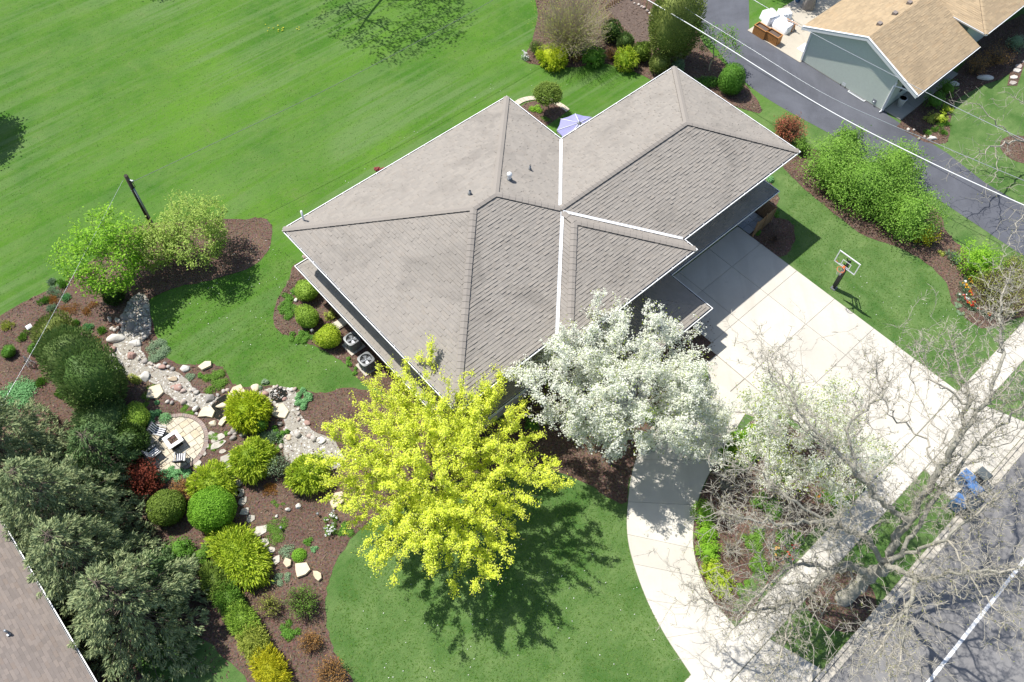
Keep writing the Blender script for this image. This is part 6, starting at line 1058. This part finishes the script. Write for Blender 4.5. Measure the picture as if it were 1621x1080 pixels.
# ------------------------------------------------------------------ garden furniture
ft = P(279, 703); pit = empty('fire_table', ft, 'square fire pit table with white rim on the round patio', 'fire table'); MB().box(ft+V3(0, 0, .05), .62, .62, .5, EA, EB).build('base', M['dark'], pit); m = MB(); z = ft+V3(0, 0, .55)
for s_ in (-1, 1): m.box(z+EA*s_*.34, .2, .88, .07, EA, EB); m.box(z+EB*s_*.34, .48, .2, .07, EA, EB)
m.build('table_top', M['white'], pit); MB().box(z-V3(0, 0, .0), .47, .47, .02, EA, EB).build('burner_tray', M['mulch'], pit); m = MB()
for k in range(16): V = lump(300+k, ICO1, .3); m.add(z+V3(*(rng.normal(0, .1, 2)), .04)+V*.035, ICO1[1])
m.build('lava_rocks', M['soil'], pit, kind='stuff')
def chair(px, py, deg, label):
    b_ = P(px, py); f_ = V3(math.cos(math.radians(deg)), math.sin(math.radians(deg)), 0); s_ = V3(f_[1], -f_[0], 0); o = empty('patio_chair', b_, label, 'chair', 'striped patio chairs'); 
    for a in (-1, 1):
        for e in (-1, 1): MB().tube([b_+s_*a*.29+f_*e*.27, b_+s_*a*.29+f_*e*.25+V3(0, 0, .6 if e > 0 else .62)], .02, 6).build('leg', M['dark'], o)
        MB().box(b_+s_*a*.29+V3(0, 0, .61), .6, .06, .03, f_, -s_).build('armrest', M['grey'], o)
    st = MB().box(b_+V3(0, 0, .38), .52, .52, .09, f_, -s_).build('seat', M['navy'], o)
    for k in (-1.5, -.5, .5, 1.5): MB().box(b_+s_*k*.125+V3(0, 0, .463), .5, .062, .012, f_, -s_).build('stripe', M['stripe'], st)
    up = nrm(V3(*(-f_*.33)[:2], 1)); bk = MB().box(b_-f_*.27+V3(0, 0, .42), .06, .54, .58, f_, -s_); V = bk.V[0]; V += np.outer((V[:, 2]-.42), -f_*.33); bko = bk.build('back', M['navy'], o)
    for k in (-1.5, -.5, .5, 1.5):
        q_ = MB().box(b_-f_*.225+s_*k*.125+V3(0, 0, .5), .012, .062, .48, f_, -s_); V = q_.V[0]; V += np.outer((V[:, 2]-.42), -f_*.33); q_.build('stripe', M['stripe'], bko)
    MB().tube([b_-f_*.30-s_*.28+V3(0, 0, .45), b_-f_*.46-s_*.28+V3(0, 0, .98), b_-f_*.46+s_*.28+V3(0, 0, .98), b_-f_*.30+s_*.28+V3(0, 0, .45)], .018, 6).build('back_frame', M['ltgrey'], o); return o
chair(258, 689, -12, 'striped chair upper left of the fire table with its dark back to the evergreens'); chair(249, 722, 48, 'striped chair at the lower left of the fire table, beside the dark red maple'); chair(290, 730, 100, 'striped chair below the fire table at the patio\'s lower rim')
ob = P(50, 578); tr = empty('garden_obelisk', ob, 'pale blue wire cone trellis with spiral rings standing in the left mulch', 'trellis'); m = MB()
for k in range(6): t = k*1.047; MB().tube([ob+V3(.24*math.cos(t), .24*math.sin(t), 0), ob+V3(0, 0, 1.05)], .012, 5).build('upright', M['ltgrey'], tr)
m.tube([ob+V3(.24*(1-u)*math.cos(u*50), .24*(1-u)*math.sin(u*50), 1.02*u+.04) for u in np.linspace(0, .93, 90)], .009, 4, False); m.build('spiral', M['ltgrey'], tr)
def lantern(px, py, h_, label, s=.2, wht=True):
    b_ = P(px, py); o = empty('garden_light', b_, label, 'garden light'); MB().tube([b_, b_+V3(0, 0, h_)], .045 if wht else .02, 8).build('post', M['dark'], o); MB().box(b_+V3(0, 0, h_), s, s, s*.9, EA, EB).build('lamp_housing', M['ltgrey'], o); m = MB(); m.prism([b_+V3(0, 0, h_+s*.9)+EA*x*s*.7+EB*y*s*.7 for x, y in ((-1, -1), (1, -1), (1, 1), (-1, 1))], s*.3, top=.45); m.build('cap', M['white'] if wht else M['grey'], o)
lantern(55, 528, .55, 'short black post with pale box head in the left bed', .24); lantern(496, 530, .4, 'grey path light between boxwood and golden shrub', .13, False); lantern(446, 838, .2, 'tiny black spotlight in the mulch near the vivid cushion plant', .1, False); lantern(504, 816, .2, 'tiny black spotlight beside the white flower clump', .1, False)
# umbrella and chair behind the house
uc = P(917, 196, 2.6); ug = V3(uc[0], uc[1], 0); um = empty('patio_umbrella', ug, 'lavender octagonal patio umbrella behind the inner roof corner', 'umbrella'); MB().tube([ug, ug+V3(0, 0, 2.72)], .025, 8).build('pole', M['ltgrey'], um); MB().lathe(ug+V3(0, 0, .03), [(.3, 0), (.3, .06), (.05, .1)], 16).build('base', M['dark'], um)
R8 = 1.58; rim_ = [ug+V3(R8*math.cos(t), R8*math.sin(t), 2.12) for t in np.linspace(.15, .15+2*math.pi, 8, False)]; apex = ug+V3(0, 0, 2.68)
for i in range(8):
    a, c = rim_[i], rim_[(i+1) % 8]; md = (a+c)/2-V3(0, 0, .0); md = md+(ug-md)*V3(1, 1, 0)*.04; V = [a, md, c, apex+(c-apex)*.08, apex+(a-apex)*.08]; m2_ = [(a+apex)/2, (c+apex)/2, (md+apex)/2-V3(0, 0, .04)]
    MB().add([a, md, m2_[2], m2_[0], c, m2_[1], V[4], V[3]], [[0, 1, 2, 3], [1, 4, 5, 2], [3, 2, 7, 6], [2, 5, 7]]).add([a, md, md-V3(0, 0, .1), a-V3(0, 0, .1), c, c-V3(0, 0, .1)], [[0, 1, 2, 3], [1, 4, 5, 2]]).build('canopy_panel', M['umb'], um)
    rb = MB(); rb.tube([a+V3(0, 0, .012), apex+(a-apex)*.08+V3(0, 0, .015)], .022, 5); rb.build('rib', M['stripe'], um)
MB().lathe(apex-V3(0, 0, .02), [(.16, 0), (.1, .06), (.04, .09), (.04, .16), (.01, .2)], 12).build('finial', M['ltgrey'], um)
ch = P(889, 219); pc = empty('slatted_chair', ch, 'tan slatted patio chair just visible at the inner roof corner', 'chair')
for k in range(5): MB().box(ch+EB*(k-2)*.11+V3(0, 0, .44), .46, .08, .03, EA, EB).build('slat', M['greywood'], pc)
MB().tube([ch-EA*.28-EB*.26+V3(0, 0, .5), ch-EA*.34-EB*.2+V3(0, 0, .88), ch-EA*.34+EB*.2+V3(0, 0, .88), ch-EA*.28+EB*.26+V3(0, 0, .5)], .025, 6).build('back_frame', M['dark'], pc)
for x in (-1, 1):
    for y in (-1, 1): MB().tube([ch+EA*x*.2+EB*y*.22, ch+EA*x*.2+EB*y*.22+V3(0, 0, .44)], .02, 6).build('leg', M['dark'], pc)
# bench by the entrance
bb_ = W(20.6, -13.9); bn = empty('garden_bench', bb_, 'weathered grey slatted bench before the entrance under white blossom', 'bench')
for k in range(4): MB().box(bb_+EB*(k*.13-.2)+V3(0, 0, .43), 2.2, .105, .035, EA, EB).build('seat_slat', M['greywood'], bn)
for k in range(3): MB().box(bb_-EB*(.28+.03*k)+V3(0, 0, .52+.15*k), 2.2, .03, .12, EA, EB).build('back_slat', M['greywood'], bn)
for x in (-1.05, 1.05): MB().tube([bb_+EA*x-EB*.36+V3(0, 0, .85), bb_+EA*x-EB*.26+V3(0, 0, 0), bb_+EA*x-EB*.28+V3(0, 0, .62), bb_+EA*x+EB*.2+V3(0, 0, .66), bb_+EA*x+EB*.24+V3(0, 0, 0)], .025, 6).build('side_frame', M['dark'], bn)
paved('entrance_terrace', WW([(18.6, -15.2), (23.1, -15.2), (23.1, -11.6), (18.6, -11.6)]), [WW([(18.6+1.5*i, -15.2+1.8*j), (20.1+1.5*i, -15.2+1.8*j), (20.1+1.5*i, -13.4+1.8*j), (18.6+1.5*i, -13.4+1.8*j)]) for i in range(3) for j in range(2)], .035, M['conc'], .02)
# slatted screen beside the garage
fn = empty('slatted_screen', W(38.6, -15), 'brown wooden slat screen enclosing the paved corner beside the garage', 'fence'); cr = [W(38.9, -16.75), W(38.9, -15.48), W(36.9, -15.42)]; cr = [V3(p[0], p[1], 0) for p in cr]
for (p, r_), hgt in (((cr[0], cr[1]), 1.5), ((cr[1], cr[2]), 1.5)):
    d = nrm(r_-p); L = np.linalg.norm(r_-p); n2 = V3(-d[1], d[0], 0)
    for k in range(11): MB().box((p+r_)/2+V3(0, 0, .06+.13*k), L, .03, .1, d, n2).build('slat', M['wood'], fn)
for p in cr+[(cr[1]+cr[2])/2]: MB().box(p, .1, .1, 1.58, EA, EB).build('post', M['wood'], fn)
# wheeled bins on the apron
def cart(px, py, lid, label, yaw=0.):
    b_ = P(px, py); d = EA*math.cos(yaw)+EB*math.sin(yaw); e = np.array([-d[1], d[0], 0]); o = empty('wheeled_bin', b_, label, 'bin', 'wheeled bins at the kerb'); q_ = [b_+d*x*.26+e*y*.3+V3(0, 0, .08) for x, y in ((-1, -1), (1, -1), (1, 1), (-1, 1))]; m = MB(); m.prism(q_, .92, top=1.16); m.build('body', lid, o)
    m = MB(); m.prism([b_+d*x*.33+e*y*.37+V3(0, 0, 1.0) for x, y in ((-1, -1), (1, -1), (1, 1), (-1, 1))], .09, top=.82); m.build('lid', lid, o); MB().tube([b_-d*.4-e*.25+V3(0, 0, .98), b_-d*.4+e*.25+V3(0, 0, .98)], .02, 6).build('handle', M['dark'], o)
    for s_ in (-1, 1): MB().tube([b_-d*.3+e*s_*.3+V3(0, 0, .12), b_-d*.3+e*s_*.36+V3(0, 0, .12)], .12, 14).build('wheel', M['dark'], o)
cart(1530, 783, M['blue'], 'blue wheeled bin with the clearest lid at the kerb under the bare tree', .2); cart(1509, 803, M['blue'], 'blue wheeled bin at the lower end of the bins', -.1); cart(1519, 765, M['blue'], 'blue wheeled bin behind the others, nearest the sidewalk', .1); cart(1544, 762, M['plastic'], 'dark grey wheeled bin above the blue ones', .1); cart(1523, 809, M['plastic'], 'dark grey wheeled bin beside the lower blue one', 0)
# ------------------------------------------------------------------ neighbour's odds and ends
def crate(px, py, label):
    b_ = P(px, py); o = empty('wooden_planter', b_, label, 'planter', 'cedar planters on the neighbour\'s patio'); w_, d_, h_ = 1.15, .6, .8
    for k in range(8): x = (k-3.5)*w_/8; MB().box(b_-EA*d_/2+EB*x, .03, w_/8-.012, h_, EA, EB).build('slat', M['cedar'], o); MB().box(b_+EA*d_/2+EB*x, .03, w_/8-.012, h_, EA, EB).build('slat', M['cedar'], o)
    for s_ in (-1, 1): MB().box(b_+EB*s_*(w_/2+.015), d_, .03, h_, EA, EB).build('side_panel', M['cedar'], o); MB().box(b_+EB*s_*w_/2+V3(0, 0, h_), d_+.08, .07, .03, EA, EB).build('rim', M['cedar'], o); MB().box(b_+EA*s_*d_/2+V3(0, 0, h_+.002), .07, w_+.0, .03, EA, EB).build('rim', M['cedar'], o)
    MB().box(b_+V3(0, 0, .1), d_-.06, w_-.02, h_-.18, EA, EB).build('soil', M['soil'], o)
crate(1203, 56, 'cedar planter nearer the top on the neighbour\'s patio edge'); crate(1222, 66, 'cedar planter nearer the gable wall on the neighbour\'s patio edge')
def draped(px, py, sx, sy, h_, label, seed, yaw=0):
    b_ = P(px, py); n = 14; r = np.random.default_rng(seed); V = []; d = EA*math.cos(yaw)+EB*math.sin(yaw); e = EB*math.cos(yaw)-EA*math.sin(yaw)
    ph = r.random(6)*6
    for i in range(n):
        for j in range(n):
            x, y = i/(n-1)*2-1, j/(n-1)*2-1; ed = max(abs(x), abs(y)); z = h_*(1 if ed < .86 else max(0, 1-(ed-.86)/.14))+.05*math.sin(5*x+ph[0])*math.sin(6*y+ph[1])+.03*r.normal()*(ed < .9); k = min(1, .86/max(ed, .01)) if ed > .86 else 1; k = k*(1+.1*(ed > .95)); V.append(b_+d*x*k*sx/2+e*y*k*sy/2+V3(0, 0, max(z, .01)))
    F = np.array([[i*n+j, i*n+j+1, (i+1)*n+j+1, (i+1)*n+j] for i in range(n-1) for j in range(n-1)]); o = MB().add(V, F, True).build('draped_furniture', M['sheet'], None, b_); tag(o, label, 'covered furniture')
draped(1239, 45, 1.3, 1.6, .62, 'furniture under white plastic beside the cedar planters', 1); draped(1217, 33, 1.2, 1.3, .75, 'white plastic covered stack behind the upper cedar planter', 2, .3); draped(1240, 28, 1.1, 1.0, .6, 'rumpled white plastic heap at the shaded side of the patio', 3, .5)
wf = P(1250, 47); o = empty('trestle', wf, 'cedar trestle frame beside the white plastic on the neighbour\'s patio', 'frame')
for s_ in (-1, 1): MB().tube([wf+EB*s_*.3+EA*.25, wf+EB*s_*.3+V3(0, 0, .7)], .04, 4, True, False).build('leg', M['cedar'], o); MB().tube([wf+EB*s_*.3-EA*.25, wf+EB*s_*.3+V3(0, 0, .7)], .04, 4, True, False).build('leg', M['cedar'], o)
MB().box(wf+V3(0, 0, .7), .08, 1.1, .08, EA, EB).build('rail', M['cedar'], o)
ws = P(1277, 80); o = MB().box(ws+V3(0, 0, .04), 1.1, 1.25, .07, EA, EB).build('white_board', M['white'], None, ws); tag(o, 'white board lying on the patio at the gable wall corner', 'board')
tp_ = P(1278, 14); o = empty('covered_grill', tp_, 'grey brown tarpaulin covered stack at the top edge of the neighbour\'s patio', 'covered stack'); m = MB(); n = 12
for i in range(5):
    pass
prof = [(.55, 0), (.5, .5), (.42, 1.0), (.25, 1.25), (.02, 1.3)]; V = []
for r_, z in prof:
    for k in range(16): t = k*math.pi/8; f_ = 1+.12*math.sin(5*t+z*2)+.05*rng.normal(); V.append(tp_+V3(r_*f_*math.cos(t), r_*f_*.7*math.sin(t), z))
m.add(V, np.array([[i*16+j, i*16+(j+1) % 16, (i+1)*16+(j+1) % 16, (i+1)*16+j] for i in range(4) for j in range(16)]), True); m.build('tarpaulin', M['tarp'], o)
for x, y in ((1262, 3), (1287, 8)): pb_ = P(x, y); tag(MB().box(pb_, .35, .3, .75, EA, EB).tube([pb_-EA*.2+V3(0, 0, .8), pb_+EA*.2+V3(0, 0, .8)], .03, 6).build('blue_handcart', solid('dull_blue_metal', (.05, .11, .22), .5, .1), None, pb_), 'blue metal object left of the grey tarpaulin' if x < 1270 else 'blue metal object right of the grey tarpaulin', 'metal cart')
pt = P(1423, 169); o = empty('planter_pot', pt, 'tall white tapered pot with dark soil on the neighbour\'s porch', 'pot'); MB().lathe(pt+V3(0, 0, .11), [(.2, 0), (.3, .72), (.32, .74), (.27, .74), (.26, .62)], 24).build('pot', M['white'], o); MB().lathe(pt+V3(0, 0, .72), [(.265, 0), (.26, .02), (0, .03)], 18).build('soil', M['soil'], o)
hr = P(1336, 136); o = empty('hose_cart', hr, 'black and white hose cart on the asphalt at the sage wall', 'hose cart')
MB().box(hr+V3(0, 0, .12), .36, .3, .3, EA, EB).build('tank', M['white'], o)
for s_ in (-1, 1): MB().tube([hr+EB*s_*.2+EA*-.2, hr+EB*s_*.2+V3(0, 0, .75), hr+EB*s_*.2+EA*.18], .022, 5).build('frame_tube', M['dark'], o); MB().tube([hr+EB*s_*.19+V3(0, 0, .1)-EA*.1, hr+EB*s_*.25+V3(0, 0, .1)-EA*.1], .1, 12).build('wheel', M['dark'], o)
MB().tube([hr-EB*.2+V3(0, 0, .75), hr+EB*.2+V3(0, 0, .75)], .022, 5).build('handle', M['dark'], o)
ww_ = P(1358, 151); o = empty('window_well', ww_, 'white framed window well cover at the foot of the sage wall', 'window well'); m = MB(); m.box(ww_-EA*.3+V3(0, 0, .03), .05, 1.5, .05, EA, EB); m.box(ww_+EA*.12+V3(0, 0, .03), .05, 1.5, .05, EA, EB); m.box(ww_-EA*.09+EB*.75+V3(0, 0, .03), .47, .05, .05, EA, EB); m.box(ww_-EA*.09-EB*.75+V3(0, 0, .03), .47, .05, .05, EA, EB); m.build('frame', M['white'], o, kind='stuff'); MB().box(ww_-EA*.09+V3(0, 0, .035), .36, 1.42, .02, EA, EB).build('cover', M['ltgrey'], o)
for x, y, lab in ((1382, 166, 'grey gas meter at the sage wall near the downspout'), (1397, 171, 'small white meter beside the downspout foot')):
    g_ = P(x, y); o = empty('gas_meter', g_, lab, 'meter'); MB().box(g_+V3(0, 0, .25), .22, .32, .34, EA, EB).build('body', M['ltgrey'], o); MB().tube([g_-EB*.22, g_-EB*.22+V3(0, 0, .6), g_+V3(0, 0, .66)], .025, 6).build('pipe', M['galv'], o); MB().lathe(g_-EA*.12+V3(0, 0, .35), [(.1, 0), (.1, .05), (0, .06)], 12).build('dial', M['galv'], o)
# garden plot behind the house: stake with orange top, plank edging, green post
sk_ = P(1028, 58); o = empty('birdhouse_post', sk_, 'thin stake with orange box top beside the tilled plot', 'post'); MB().tube([sk_, sk_+V3(0, 0, .9)], .02, 6).build('post', M['wood'], o); MB().box(sk_+V3(0, 0, .9), .26, .2, .12, EA, EB).build('box', M['orange'], o)
pf = P(972, 12); o = empty('plank_edging', pf, 'dark wooden plank fence at the top of the tilled plot', 'fence')
for k in range(9): c = P(958+k*3.6, 16-k*2.2); MB().box(c, .05, .12, .42+.06*rng.random(), EA, EB).build('plank', M['wood'], o)
gp_ = P(1022, 18); o = MB().tube([gp_, gp_+V3(0, 0, 1.2)], .02, 6).build('green_post', LM['green'], None, gp_); tag(o, 'thin green metal stake on the grass beside the tilled plot', 'post')
# specks on the turf: fallen petals and clover
b = MB(); q = np.vstack([scatter([P(430, 350), P(560, 600), P(240, 500), P(300, 455)], 160), scatter([P(480, 330), P(860, 60), P(900, 140), P(560, 290)], 120), scatter([P(1250, 400), P(1480, 450), P(1560, 540), P(1490, 590)], 70), scatter([P(560, 900), P(980, 830), P(1060, 1070), P(600, 1080)], 110)]); leaf_quads(b, np.c_[q, np.full(len(q), .05)], np.array([0, 0, 1.])+.3*unit(len(q)), .055, .045); b.build('fallen_petals', LM['white'], kind='stuff')
q = np.vstack([P(450, 45)+np.array([1.4, .5, 0])*rng.normal(0, .6, (14, 3))*[1, 1, 0]]); b = MB(); leaf_quads(b, q+[0, 0, .08], np.array([0, 0, 1.])+.3*unit(14), .14, .12); b.build('dandelions', LM['yellow'], kind='stuff')
